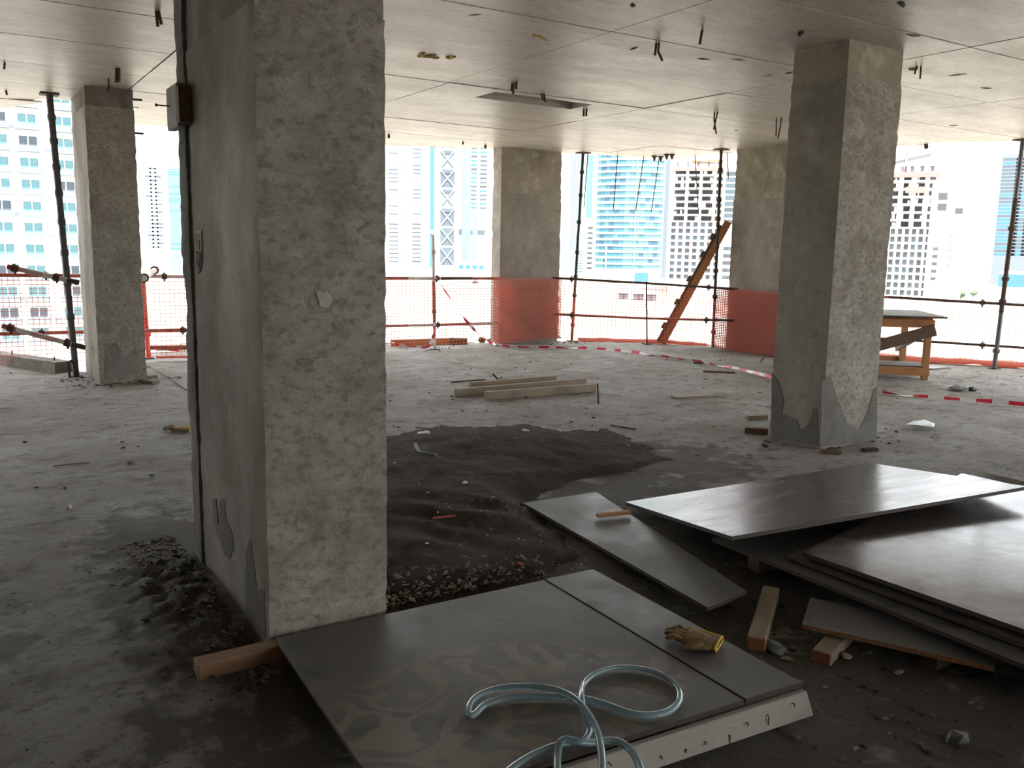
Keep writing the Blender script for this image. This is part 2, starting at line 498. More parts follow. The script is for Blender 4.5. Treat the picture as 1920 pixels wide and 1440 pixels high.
def ground_z(x, y):
    """surface of the concrete floor"""
    if -3.5 < x < 6 and y < 3.6:
        dip = .085 * min(1, max(0, (3.35 - y) / .7))
    else:
        dip = 0.0
    z = -dip
    z += .010 * noise.noise(Vector((x * 1.3, y * 1.3, 0))) + .007 * noise.noise(Vector((x * 4.3, y * 4.3, 2))) + .004 * noise.noise(Vector((x * 13, y * 13, 5)))
    # debris bank along the near column's left side
    d = math.hypot((x - .72) / .22, (y - 3.75) / .75)
    if d < 1: z += .035 * (1 - d * d) * (1 + 1.4 * noise.noise(Vector((x * 14, y * 14, 4))))
    return z


def grid_floor():
    xs = []
    x = X0
    while x < X1 - 1e-6:
        xs.append(x)
        x += .045 if -.4 <= x < 6.5 else (.09 if 6.4 < x < 12.9 else .45)
    xs.append(X1)
    xs = sorted(set([round(v, 4) for v in xs] + [round(e[0], 4) for e in EDGE]))
    ts = []
    y = YB
    while y < 13:
        ts.append(y)
        y += .7 if y < .3 else (.045 if y < 6 else .09)
    ts.append(13.0)
    ts = np.array(ts)
    nx, ny = len(xs), len(ts)
    V = []
    for x in xs:
        e = edge_y(x)
        for t in ts:
            # rows keep their y until close to the far edge, then squeeze onto it
            y = t if t < 4.0 else 4.0 + (t - 4.0) * (e - 4.0) / (13.0 - 4.0)
            z = ground_z(x, y)
            if e - y < .05: z -= .01
            V.append((x, y, z))
    Fc = []
    for i in range(nx - 1):
        for j in range(ny - 1):
            a = i * ny + j
            Fc.append((a, a + ny, a + ny + 1, a + 1))
    nV = len(V)
    # skirt so the slab has a real edge, and an underside
    ring = [i * ny + ny - 1 for i in range(nx)]
    low = []
    for r in ring:
        low.append(len(V)); V.append((V[r][0], V[r][1], -.30))
    for i in range(nx - 1):
        Fc.append((ring[i], ring[i + 1], low[i + 1], low[i]))
    for side in (0, nx - 1):
        c = [side * ny + j for j in range(ny)]
        lo = []
        for r in c:
            lo.append(len(V)); V.append((V[r][0], V[r][1], -.30))
        for j in range(ny - 1):
            Fc.append((c[j], c[j + 1], lo[j + 1], lo[j]))
    me = bpy.data.meshes.new('floor')
    me.from_pydata(V, [], Fc)
    me.materials.append(MAT['floor'])
    me.polygons.foreach_set('use_smooth', [True] * len(me.polygons))
    me.update()
    o = put('floor', me)
    tag(o, kind='structure')
    # underside
    mb = MB()
    for (a, ya), (b, yb) in zip(EDGE, EDGE[1:]):
        mb.add([(a, YB, -.3), (b, YB, -.3), (b, yb, -.3), (a, ya, -.3)], [(3, 2, 1, 0)])
    mb.build('underside', MAT['slab'], o)
    return o


grid_floor()

# ------------------------------------------------------------------ ceiling with the prints of the formwork panels
HOLE = (4.70, 5.93, 7.77, 8.18)
ceil = MB()
strips = sorted(set([e[0] for e in EDGE] + [HOLE[0], HOLE[1]]))
zt = H + .26
for a, b in zip(strips, strips[1:]):
    ya, yb = edge_y(a + 1e-6), edge_y(b - 1e-6)

    def prism(y0a, y0b, y1a, y1b, z0=H + .014):
        ceil.add([(a, y0a, z0), (b, y0b, z0), (b, y1b, z0), (a, y1a, z0), (a, y0a, zt), (b, y0b, zt), (b, y1b, zt), (a, y1a, zt)],
                 [(3, 2, 1, 0), (4, 5, 6, 7), (0, 1, 5, 4), (1, 2, 6, 5), (2, 3, 7, 6), (3, 0, 4, 7)])
    if a >= HOLE[0] - 1e-6 and b <= HOLE[1] + 1e-6:
        prism(YB, YB, HOLE[2], HOLE[2]); prism(HOLE[3], HOLE[3], ya, yb)
        prism(HOLE[2], HOLE[2], HOLE[3], HOLE[3], H + .2)
    else:
        prism(YB, YB, ya, yb)
ceiling = ceil.build('ceiling', MAT['slab'])
tag(ceiling, kind='structure')


def panel(x0, x1, y0, y1, dz, g=.0065):
    x0 += g; x1 -= g; y0 += g; y1 -= g
    cut = [x for x, _ in EDGE if x0 < x < x1]
    pieces = []
    xs = [x0] + cut + [x1]
    top = []
    for k, x in enumerate(xs):
        e = edge_y(x - 1e-6 if k else x + 1e-6) - .002
        top.append((x, min(y1, e)))
        e2 = edge_y(x + 1e-6) - .002
        if 0 < k < len(xs) - 1 and abs(e2 - e) > .05: top.append((x + .0005, min(y1, e2)))
    if max(t[1] for t in top) < y0 + .02: return
    top = [(x, max(y, y0 + .004)) for x, y in top]
    hx0, hx1, hy0, hy1 = HOLE
    zb, zt_ = H + dz, H + .016
    mb = MB()
    if x0 < hx1 and x1 > hx0 and y0 < hy1 and y1 > hy0:
        for r in ((x0, hx0, y0, y1), (hx1, x1, y0, y1), (max(x0, hx0), min(x1, hx1), y0, hy0), (max(x0, hx0), min(x1, hx1), hy1, y1)):
            if r[1] - r[0] > .01 and r[3] - r[2] > .01: mb.box(r[0], r[1], r[2], r[3], zb, zt_)
    else:
        n = len(top)
        poly = [(x0, y0)] + [(x1, y0)] + top[::-1]
        k = len(poly)
        vs = [(x, y, zb) for x, y in poly] + [(x, y, zt_) for x, y in poly]
        fs = [tuple(range(k))[::-1], tuple(range(k, 2 * k))] + [(i, (i + 1) % k, (i + 1) % k + k, i + k) for i in range(k)]
        mb.add(vs, fs)
    mb.build('panel', MAT['ceiling'], ceiling)


ys = [5.18 + 1.225 * k for k in range(-6, 8)]
xr = [1.66 + 2.44 * k for k in range(0, 5)] + [13.0]
for i in range(len(xr) - 1):
    for j in range(len(ys) - 1):
        panel(xr[i], xr[i + 1], ys[j], ys[j + 1], rnd.uniform(-.0035, .0035))
yl = [6.75 + 1.2 * k for k in range(-7, 7)]
xl = [-8, -5.66, -3.22, -.78, 1.66]
for i in range(4):
    for j in range(len(yl) - 1):
        panel(xl[i], xl[i + 1], yl[j], yl[j + 1], rnd.uniform(-.0035, .0035))
# assumed concrete core behind the photographer, unseen, width set to let light in
w = MB().box(X0, 2.5, YB - .25, YB, -.3, H + .26).build('wall_back', MAT['slab'])
tag(w, kind='structure')
w = MB().box(X0 - .25, X0, YB - .25, 12.95, -.3, H + .26).build('wall_left_light_block', MAT['slab'])  # unseen wall, added to block light from the left
tag(w, kind='structure')


# ------------------------------------------------------------------ columns
def rough_box(x0, x1, y0, y1, z0, z1, step=.06, amp=.0015, chip=.006, seed=0, face_mat=None):
    """box with a worn surface: every face a grid, corners chipped"""
    mb = MB()
    nx, ny, nz = (max(2, int(round((b - a) / step))) for a, b in ((x0, x1), (y0, y1), (z0, z1)))
    idx = {}
    V = []

    def vid(i, j, k):
        key = (i, j, k)
        if key in idx: return idx[key]
        x, y, z = x0 + (x1 - x0) * i / nx, y0 + (y1 - y0) * j / ny, z0 + (z1 - z0) * k / nz
        ex, ey, ez = i in (0, nx), j in (0, ny), k in (0, nz)
        n1 = noise.noise(Vector((x * 5 + seed, y * 5, z * 5)))
        n2 = abs(noise.noise(Vector((x * 19, y * 19 + seed, z * 23))))
        sx, sy = (-1 if i == 0 else 1), (-1 if j == 0 else 1)
        if ex: x += sx * amp * n1 * 2
        if ey: y += sy * amp * n1 * 2
        if ex and ey:
            x -= sx * chip * n2 * 2; y -= sy * chip * n2 * 2
        idx[key] = len(V); V.append((x, y, z))
        return idx[key]
    Fc, Mi = [], []
    fm = face_mat or {}
    for i in range(nx):
        for k in range(nz):
            Fc.append((vid(i, 0, k), vid(i + 1, 0, k), vid(i + 1, 0, k + 1), vid(i, 0, k + 1))); Mi.append(fm.get('front', 0))
            Fc.append((vid(i + 1, ny, k), vid(i, ny, k), vid(i, ny, k + 1), vid(i + 1, ny, k + 1))); Mi.append(fm.get('back', 0))
    for j in range(ny):
        for k in range(nz):
            Fc.append((vid(0, j + 1, k), vid(0, j, k), vid(0, j, k + 1), vid(0, j + 1, k + 1))); Mi.append(fm.get('left', 0))
            Fc.append((vid(nx, j, k), vid(nx, j + 1, k), vid(nx, j + 1, k + 1), vid(nx, j, k + 1))); Mi.append(fm.get('right', 0))
    for i in range(nx):
        for j in range(ny):
            Fc.append((vid(i, j + 1, 0), vid(i + 1, j + 1, 0), vid(i + 1, j, 0), vid(i, j, 0))); Mi.append(0)
            Fc.append((vid(i, j, nz), vid(i + 1, j, nz), vid(i + 1, j + 1, nz), vid(i, j + 1, nz))); Mi.append(0)
    mb.add(V, Fc, Mi)
    return mb


def patch(mat, face, plane, u0, v0, outline, t, parent, name, seed=0):
    """thin mortar smear on a column face; outline in (u,z) metres, face 'left' (x=plane) or 'front' (y=plane)"""
    n = len(outline)
    mb = MB()
    cu = sum(p[0] for p in outline) / n; cz = sum(p[1] for p in outline) / n
    def P(u, z, d):
        return (plane - d, u, z) if face == 'left' else (u, plane - d, z)
    fine = []
    for i in range(n):
        a, b = outline[i], outline[(i + 1) % n]
        for s in range(4):
            f = s / 4
            u, z = a[0] + (b[0] - a[0]) * f, a[1] + (b[1] - a[1]) * f
            k = noise.noise(Vector((u * 25 + seed, z * 25, seed))) * .018
            if 0 < s: u += k; z += k * .7
            fine.append((u, z))
    k = len(fine)
    vs = [P(u, z, t * .4) for u, z in fine] + [P(u, z, -.001) for u, z in fine] + [P(cu + (u - cu) * .86, cz + (z - cz) * .86, t) for u, z in fine]
    fs = [(i, (i + 1) % k, (i + 1) % k + k, i + k) for i in range(k)] + [(i, (i + 1) % k, (i + 1) % k + 2 * k, i + 2 * k) for i in range(k)]
    fs.append(tuple(range(2 * k, 3 * k)))
    mb.add(vs, fs)
    return mb.build(name, mat, parent)


def column(loc, label):
    return empty('concrete_column', loc, label, 'column', kind='thing')


def seat(o, root):
    """keep world-space geometry while parenting to an Empty that has a location"""
    o.parent = root
    o.location = -Vector(root.location)
    return o


# near column
c1 = column((1.16, 3.65, 0), 'wide near concrete column with socket opening and mottled plastered front')
NX0, NX1, NY0, NY1 = .918, 1.403, 3.105, 4.275
seat(rough_box(NX0, NX1, NY0, NY1 - .155, -.12, 2.32, .045, .0007, .0045, 1, {'front': 1, 'right': 1}).build('shaft', [MAT['col'], MAT['col_rough']], None, True), c1)
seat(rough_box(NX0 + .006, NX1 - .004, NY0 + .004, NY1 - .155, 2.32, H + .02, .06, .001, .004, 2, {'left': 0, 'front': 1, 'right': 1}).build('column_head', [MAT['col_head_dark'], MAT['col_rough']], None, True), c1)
seat(rough_box(NX0 - .012, NX1, NY1 - .150, NY1, -.1, H + .02, .03, .004, .006, 9).build('mortar_strip', MAT['mortar'], None, True), c1)
for nm_, pl_, mt, tk in (('mortar_patch', [(398, 935), (405, 935), (409, 982), (412, 972), (413, 936), (421, 938), (425, 978), (436, 1000), (439, 1030), (431, 1048), (420, 1040), (412, 1008), (407, 1002), (401, 970)], MAT['damp'], .002),
                        ('mortar_patch', [(463, 1030), (467, 1013), (472, 1016), (475, 1045), (480, 1078), (482, 1104), (496, 1108), (499, 1195), (478, 1178), (462, 1150), (461, 1085)], MAT['damp'], .002)):
    ol = [(q.y, q.z) for q in (atx(x_, y_, NX0) for x_, y_ in pl_)]
    seat(patch(mt, 'left', NX0 - .001, 0, 0, ol, tk, None, nm_, len(ol)), c1)
for ol in ([(q.x, q.z) for q in (aty(x_, y_, NY0) for x_, y_ in ((592, 548), (600, 543), (612, 545), (622, 565), (615, 578), (598, 574)))], [(1.0, 2.4), (1.05, 2.38), (1.06, 2.46)],):
    seat(patch(MAT['pale_mortar'], 'front', NY0 - .001, 0, 0, ol, .003, None, 'plaster_blob', 4), c1)
# socket opening: flat frame and infill, broken rim, dark depth put into the colour
sk = MB()
a_, b_ = atx(373, 437, NX0), atx(374, 470, NX0)
cy, cz0, cz1 = a_.y, b_.z, a_.z
sk.box(NX0 - .004, NX0 + .004, cy - .054, cy - .044, cz0, cz1)
sk.box(NX0 - .004, NX0 + .004, cy + .044, cy + .054, cz0, cz1)
sk.box(NX0 - .004, NX0 + .004, cy - .054, cy + .054, cz1, cz1 + .010)
socket = seat(sk.build('socket_box', MAT['foam']), c1)
seat(MB().box(NX0 - .003, NX0 + .001, cy - .043, cy + .043, cz0 - .01, cz1).build('recess', MAT['leaf']), c1)
seat(MB().box(NX0 - .005, NX0 - .001, cy - .02, cy + .02, cz0 + .005, cz1 - .03).build('recess', MAT['timber_dark']), c1)
seat(patch(MAT['dark'], 'left', NX0 - .001, 0, 0, [(cy - .055, cz0), (cy + .055, cz0), (cy + .05, cz0 - .05), (cy + .02, cz0 - .10), (cy - .04, cz0 - .06)], .002, None, 'broken_hole', 3), c1)  # flat patch on the face, the hole's shade is its dark colour
seat(patch(MAT['mortar'], 'left', NX0 - .003, 0, 0, [(cy - .03, cz0 - .010), (cy + .03, cz0 - .01), (cy + .022, cz0 - .05), (cy + .005, cz0 - .07), (cy - .02, cz0 - .045)], .003, None, 'broken_hole', 3), c1)

# left column
c2 = column((1.47, 10.6, 0), 'slim concrete column at left beside the kerb and slab opening')
seat(rough_box(1.237, 1.713, 10.05, 11.2, -.05, 2.86, .07, .0012, .009, 3, {'front': 1}).build('shaft', [MAT['col'], MAT['col_rough']], None, True), c2)
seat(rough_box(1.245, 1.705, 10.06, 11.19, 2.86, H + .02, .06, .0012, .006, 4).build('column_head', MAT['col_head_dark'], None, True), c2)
seat(patch(MAT['mortar'], 'front', 10.048, 0, 0, [(1.30, .06), (1.64, .10), (1.66, .34), (1.50, .30), (1.42, .45), (1.30, .38)], .006, None, 'mortar_patch', 2), c2)
for x, z in ((1.72, 2.96), (1.72, 2.62)):
    seat(MB().box(1.70, 1.80, 10.1, 10.125, z, z + .02).build('tie_bar', MAT['rust']), c2)
# right column
c3 = column((5.95, 4.55, 0), 'big concrete column at right with pale upper collar, behind the plywood sheets')
seat(rough_box(5.615, 6.275, 4.315, 4.83, -.05, 2.80, .05, .0010, .006, 5, {'front': 1}).build('shaft', [MAT['col'], MAT['col_rough']], None, True), c3)
seat(rough_box(5.622, 6.268, 4.322, 4.823, 2.80, H + .02, .05, .0015, .004, 6, ).build('column_head', MAT['col_head'], None, True), c3)
seat(patch(MAT['damp'], 'front', 4.313, 0, 0, [(q.x, q.z) for q in (aty(x_, y_, 4.313) for x_, y_ in ((1541, 715), (1556, 705), (1566, 740), (1578, 772), (1592, 800), (1612, 812), (1632, 775), (1645, 725), (1643, 828), (1538, 838)))], .002, None, 'mortar_patch', 8), c3)
seat(patch(MAT['damp'], 'left', 5.613, 0, 0, [(q.y, q.z) for q in (atx(x_, y_, 5.613) for x_, y_ in ((1447, 700), (1457, 712), (1467, 745), (1463, 775), (1495, 788), (1502, 812), (1520, 800), (1531, 765), (1534, 836), (1446, 820)))], .002, None, 'mortar_patch', 1), c3)
# middle far column
c4 = column((7.84, 12.1, 0), 'distant concrete column wrapped at its foot in orange netting, left of the blue tower')
seat(rough_box(7.266, 8.42, 11.79, 12.05, -.05, 2.36, .07, .0012, .009, 11).build('shaft', MAT['col'], None, True), c4)
seat(rough_box(7.27, 8.415, 11.795, 12.045, 2.36, H + .02, .07, .003, .01, 12).build('column_head', MAT['col_head'], None, True), c4)
# right far column
c5 = column((10.4, 9.2, 0), 'distant concrete column half hidden by the big right column, netting across its foot')
seat(rough_box(10.17, 10.66, 8.45, 9.72, -.05, 2.30, .07, .001, .006, 13).build('shaft', MAT['col'], None, True), c5)
seat(rough_box(10.175, 10.655, 8.46, 9.71, 2.30, H + .02, .07, .002, .008, 14).build('column_head', MAT['col_head'], None, True), c5)

# wooden block nailed on the near column
blk = empty('wooden_block', (.9, 4.17, 2.1), 'small two-tone wooden block nailed high on the near column', 'block')
seat(bevel(MB().box(.868, .905, 4.09, 4.30, 2.0, 2.185).build('block_board', MAT['timber_pale'])), blk)
seat(bevel(MB().box(.862, .916, 4.02, 4.088, 2.01, 2.165).build('block_cleat', MAT['timber_dark'])), blk)
seat(MB().tube([(.87, 4.22, 2.1), (.82, 4.26, 2.105)], .003, 6).tube([(.82, 4.26, 2.105), (.815, 4.264, 2.106)], .007, 6).build('nail', MAT['rust']), blk)

# ------------------------------------------------------------------ sand heap and litter
def sand_heap():
    xs = np.arange(1.42, 5.3, .035); yy = np.arange(2.6, 6.9, .035)
    V, idx = [], {}
    keep = {}
    Hh = np.array([[sand_h(x, y) for y in yy] for x in xs])
    Fc = []
    def vid(i, j):
        if (i, j) not in idx:
            x, y = xs[i], yy[j]
            idx[(i, j)] = len(V); V.append((x, y, ground_z(x, y) + Hh[i, j]))
        return idx[(i, j)]
    for i in range(len(xs) - 1):
        for j in range(len(yy) - 1):
            if max(Hh[i, j], Hh[i + 1, j], Hh[i, j + 1], Hh[i + 1, j + 1]) > -.004:
                Fc.append((vid(i, j), vid(i + 1, j), vid(i + 1, j + 1), vid(i, j + 1)))
    me = bpy.data.meshes.new('sand_heap'); me.from_pydata(V, [], Fc); me.materials.append(MAT['sand'])
    me.polygons.foreach_set('use_smooth', [True] * len(me.polygons)); me.update()
    tag(put('sand_heap', me), 'low heap of dark sand spread over the slab beside the near column', 'sand', kind='stuff')


sand_heap()


def surf(x, y):
    z = ground_z(x, y)
    if 1.42 < x < 5.2 and 2.6 < y < 6.8: z += max(0, sand_h(x, y))
    return z


def litter(name, spots, mats, label, cat):
    mb = MB()
    for x, y, r, sd in spots:
        mb.rock((x, y, surf(x, y) + r * .22), r, sd, (1, rnd.uniform(.4, .9), rnd.uniform(.2, .45)), rnd.randrange(len(mats)))
    tag(mb.build(name, mats), label, cat, kind='stuff')


fl = MB()
for k in range(330):      # bark, splinters and leaves at the corner of the near column and the platform
    t = rnd.random() ** 1.3
    x, y = 1.44 + t * .85 + rnd.gauss(0, .02), 3.20 + abs(rnd.gauss(0, .11)) * (1.2 - .5 * t)
    L_f, W_f = rnd.uniform(.012, .05) * (1.1 - .5 * t), rnd.uniform(.006, .02)
    a = rnd.uniform(0, 6.28); tl = rnd.uniform(-.5, .5); z = surf(x, y) + rnd.uniform(.002, .02)
    d = Vector((math.cos(a), math.sin(a), tl)); c_ = Vector((-math.sin(a), math.cos(a), rnd.uniform(-.4, .4)))
    p = Vector((x, y, z)); m_ = rnd.choice((0, 0, 1, 2, 2, 3, 4))
    bend = Vector((0, 0, rnd.uniform(0, .3) * L_f))
    top = [p - d * L_f * .5, p - d * L_f * .1 - c_ * W_f * .5 + bend, p + d * L_f * .5 - c_ * W_f * .2, p + d * L_f * .45 + c_ * W_f * .3, p + c_ * W_f * .5 + bend]
    dn_ = Vector((0, 0, -.003))
    fl.add(top + [q + dn_ for q in top], [(0, 1, 2, 3, 4), (9, 8, 7, 6, 5)] + [(i_, i_ + 5, (i_ + 1) % 5 + 5, (i_ + 1) % 5) for i_ in range(5)], m_)
tag(fl.build('wood_chip_litter', [MAT['timber_dark'], MAT['timber'], MAT['leaf'], MAT['sand'], MAT['mortar']]), 'brown bark, leaf and splinter litter between near column and plywood platform', 'litter', kind='stuff')
sp = []
for k in range(1100):      # dark crumbs along the near column's left foot
    y = rnd.uniform(2.9, 4.6)
    sp.append((.88 - abs(rnd.gauss(0, .15)), y, rnd.uniform(.003, .009) * rnd.choice((1, 1, 2)), k))
litter('dirt_litter', sp, [MAT['sand'], MAT['timber_dark'], MAT['sand'], MAT['mortar']], 'dark dirt crumbs along the left foot of the near column', 'litter')
sp = []
for k in range(160):
    sp.append((rnd.uniform(2.2, 3.1), rnd.uniform(3.2, 4.2), rnd.uniform(.004, .013), k))
for k in range(90):
    sp.append((rnd.uniform(1.6, 4.6), rnd.uniform(3.6, 6.3), rnd.uniform(.004, .014), k))
litter('gravel_litter', sp, [MAT['mortar'], MAT['white_rag'], MAT['sand'], MAT['mortar']], 'pale gravel and mortar bits sprinkled over the dark sand', 'gravel')
sp = []
for k in range(1500):
    a = rnd.uniform(0, 1)
    sp.append((rnd.uniform(2.2, 4.6), rnd.uniform(.9, 3.1), rnd.uniform(.003, .009) * rnd.choice((1, 1, 1, 2.2)), k))
for k in range(260):
    sp.append((rnd.uniform(-.6, 1.1), rnd.uniform(2.0, 4.4), rnd.uniform(.002, .007), k))
litter('rubble_litter', sp, [MAT['sand'], MAT['mortar'], MAT['timber_dark'], MAT['sand']], 'small rubble crumbs strewn over the dirty floor near the plywood', 'rubble')
sp = []
for k in range(330):
    x = rnd.uniform(.3, 11.5); y = rnd.uniform(5.2, 11.5)
    if y > edge_y(x) - .3: continue
    sp.append((x, y, rnd.uniform(.006, .022), k))
for cx, cy_ in ((1.15, 10.4), (1.9, 10.2), (8.6, 11.5), (1.3, 10.0), (5.6, 4.6), (6.3, 4.4), (6.0, 11.6), (7.9, 11.6)):
    for k in range(26):
        sp.append((cx + rnd.gauss(0, .22), cy_ + rnd.gauss(0, .12), rnd.uniform(.008, .03), k))
litter('floor_rubble', sp, [MAT['mortar'], MAT['sand'], MAT['timber_dark'], MAT['mortar']], 'scattered rubble crumbs across the far dusty floor', 'rubble')


def single(name, px, py, z, r, mat, sq, seed, label, cat, group=None):
    p = at(px, py, z)
    p.z = surf(p.x, p.y) + r * .35
    return tag(MB().rock(p, r, seed, sq).build(name, mat), label, cat, group)


single('stone', 1456, 1185, 0, .045, MAT['stone_teal'], (1, .95, .8), 3, 'pale teal chunk beside the short timber block', 'stone')
single('stone', 130, 954, 0, .03, MAT['white_rag'], (1, .7, .6), 4, 'lone whitish pebble on the open floor at left', 'stone')
single('stone', 245, 868, 0, .03, MAT['mortar'], (1, .7, .6), 5, 'grey pebble on the floor below the left column', 'stone')
single('stone', 975, 1066, 0, .02, MAT['brick_red'], (1, .7, .5), 6, 'small orange-brown chip on sand above the plywood platform', 'stone')
single('stone', 1476, 1234, -.07, .022, MAT['timber'], (1.4, .8, .4), 7, 'tan chip on dirt left of the timber block stub', 'stone')
single('stone', 1585, 1228, -.07, .03, MAT['timber'], (1.1, .8, .4), 8, 'tan chip on dirt right of the timber block stub', 'stone')
single('stone', 1686, 1255, -.07, .022, MAT['timber'], (1.5, .6, .3), 17, 'tan flake under the grey plywood offcut', 'stone')
single('stone', 1793, 1392, -.08, .05, MAT['film_grey'], (1, .8, .5), 9, 'dark grey stone at the bottom right of the dirt', 'stone')
single('plastic_bag', 1728, 803, 0, .12, MAT['clear_plastic'], (1.4, 1, .14), 10, 'flattened scrap of pale plastic right of the big column', 'plastic')
single('stone', 1797, 732, 0, .10, MAT['mortar'], (1.5, .8, .35), 11, 'light mortar lump past the tape near the workbench', 'stone')
single('stone', 1822, 732, 0, .06, MAT['green_steel'], (1, .8, .7), 12, 'dark green lump past the tape near the workbench', 'stone')
single('rag', 985, 827, 0, .035, MAT['white_rag'], (1.4, .7, .25), 13, 'tiny white rag on top of the sand heap', 'rag')
single('rag', 872, 940, 0, .02, MAT['white_rag'], (1.2, .8, .4), 14, 'tiny white scrap on the middle of the sand', 'rag')
single('stone', 1560, 848, 0, .05, MAT['sand'], (1.4, .6, .4), 15, 'dark brick bit at the foot of the big right column', 'stone')


def stick(name, a, b, r, mat, label, cat, n=7, group=None, parts=None):
    return tag(MB().tube([a, b], r, n).build(name, mat), label, cat, group)


def floor_pt(px, py, up=0.0, z=0.0):
    p = at(px, py, z); p.z = surf(p.x, p.y) + up
    return p


stick('pipe_piece', floor_pt(785, 827, .02), floor_pt(804, 836, .02), .012, MAT['white_tube'], 'short grey pipe piece on the back edge of the sand', 'pipe')
p0, p1, p2 = floor_pt(779, 871, .035), floor_pt(785, 879, .02), floor_pt(817, 886, .016)
tag(MB().tube([p0, (p0 + p1) / 2, p1, (p1 + p2) / 2, p2], .012, 8).build('pipe_piece', MAT['steel'], None, True), 'bent grey pipe elbow lying on the sand heap', 'pipe')
stick('red_stick', floor_pt(811, 1000, .012), floor_pt(854, 996, .012), .006, MAT['brick_red'], 'thin red stick lying on the raked sand', 'stick')
stick('thin_rod', floor_pt(1145, 799, .01), floor_pt(1192, 808, .01), .006, MAT['sand'], 'thin dark rod on the floor behind the sand heap', 'rod')
stick('twig', floor_pt(100, 875, .006), floor_pt(168, 868, .006), .004, MAT['timber_dark'], 'thin dark twig on the floor at left', 'twig')


def sq_timber(px0, py0, px1, py1, w, h, mat, label, z=0.0, lift=0.0, name='timber', cat='timber', group=None, endmat=None, dz1=0.0):
    """px line = lower front edge of the timber"""
    p, q = floor_pt(px0, py0, 0, z), floor_pt(px1, py1, 0, z)
    zz = max(p.z, q.z) * .5 + min(p.z, q.z) * .5 + lift
    p.z = zz; q.z = zz + dz1
    d = (q - p).normalized()
    a = Vector((-d.y, d.x, 0))
    if a.dot(Vector((math.sin(YAW), math.cos(YAW), 0))) < 0: a = -a
    off = a * (w / 2) + Vector((0, 0, h / 2))
    mb = MB().beam(p + off, q + off, w, h)
    mb.m = [1, 1, 0, 0, 0, 0] if endmat else [0] * 6
    o = mb.build(name, [mat, endmat] if endmat else mat)
    bevel(o, .004)
    return tag(o, label, cat, group)


# the four timbers on the floor in the middle
sq_timber(912, 751, 1118, 735, .05, .085, MAT['timber'], 'front weathered timber of the pile in mid floor')
sq_timber(855, 744, 1100, 722, .05, .08, MAT['timber'], 'middle timber of the pile, its left end sticking out')
sq_timber(884, 729, 1044, 716, .06, .06, MAT['timber'], 'rear shorter timber of the pile in mid floor', lift=.01)
sq_timber(915, 748, 945, 746, .10, .02, MAT['timber_dark'], 'small dark wood scrap under the timber pile', name='wood_scrap', cat='wood')
sq_timber(1268, 748, 1345, 744, .12, .02, MAT['timber'], 'thin broken plank flat on floor toward the big right column', name='plank', cat='plank')
sq_timber(1318, 697, 1378, 700, .10, .02, MAT['timber_dark'], 'dark thin plank on floor under the barrier tape', name='plank', cat='plank')
sq_timber(1300, 682, 1325, 683, .06, .03, MAT['timber_dark'], 'small dark wood scrap by the barrier tape', name='wood_scrap', cat='wood')
sq_timber(1396, 812, 1440, 815, .07, .05, MAT['timber_dark'], 'lower dark timber stub at left foot of the big column', name='timber_stub', cat='timber')
sq_timber(1403, 800, 1440, 798, .06, .045, MAT['timber'], 'upper lighter timber stub at left foot of the big column', lift=.05, name='timber_stub', cat='timber')
sq_timber(1540, 852, 1578, 853, .05, .03, MAT['timber_dark'], 'dark wood scrap in front of the big right column', name='wood_scrap', cat='wood')
sq_timber(1622, 848, 1648, 846, .05, .02, MAT['sand'], 'flat dark scrap at right foot of the big column', name='wood_scrap', cat='wood')
# blocks by the left column
sq_timber(286, 721, 300, 719, .28, .035, MAT['mortar'], 'front pale brick lying by the left column foot', name='brick', cat='brick')
sq_timber(278, 710, 296, 708, .2, .03, MAT['mortar'], 'rear pale brick lying by the left column foot', name='brick', cat='brick')
# curled reinforcement by the pile and the upright stub
pz = floor_pt(1122, 758)
tag(MB().tube([pz, pz + Vector((-.01, 0, .12)), pz + Vector((-.012, .01, .2))], .009, 7).build('rebar_stub', MAT['rust']), 'thin upright rebar stub right of the timber pile', 'rebar')
pz = floor_pt(945, 716)
tag(MB().tube([pz + Vector((-.09, .1, .09)), pz + Vector((-.05, .05, .03)), pz + Vector((.08, 0, .03))], .012, 7).build('rebar_stub', MAT['rust']), 'bent rebar stub poking up behind the timber pile', 'rebar')
pz = floor_pt(1425, 680)
tag(MB().tube([pz, pz + Vector((.18, .05, .10))], .01, 7).build('rebar_stub', MAT['rust']), 'slanting rebar stub at foot of the far right column', 'rebar')
stick('thin_rod', floor_pt(845, 718, .01), floor_pt(910, 712, .01), .008, MAT['rust'], 'rusty rod flat on floor behind the timber pile', 'rod')

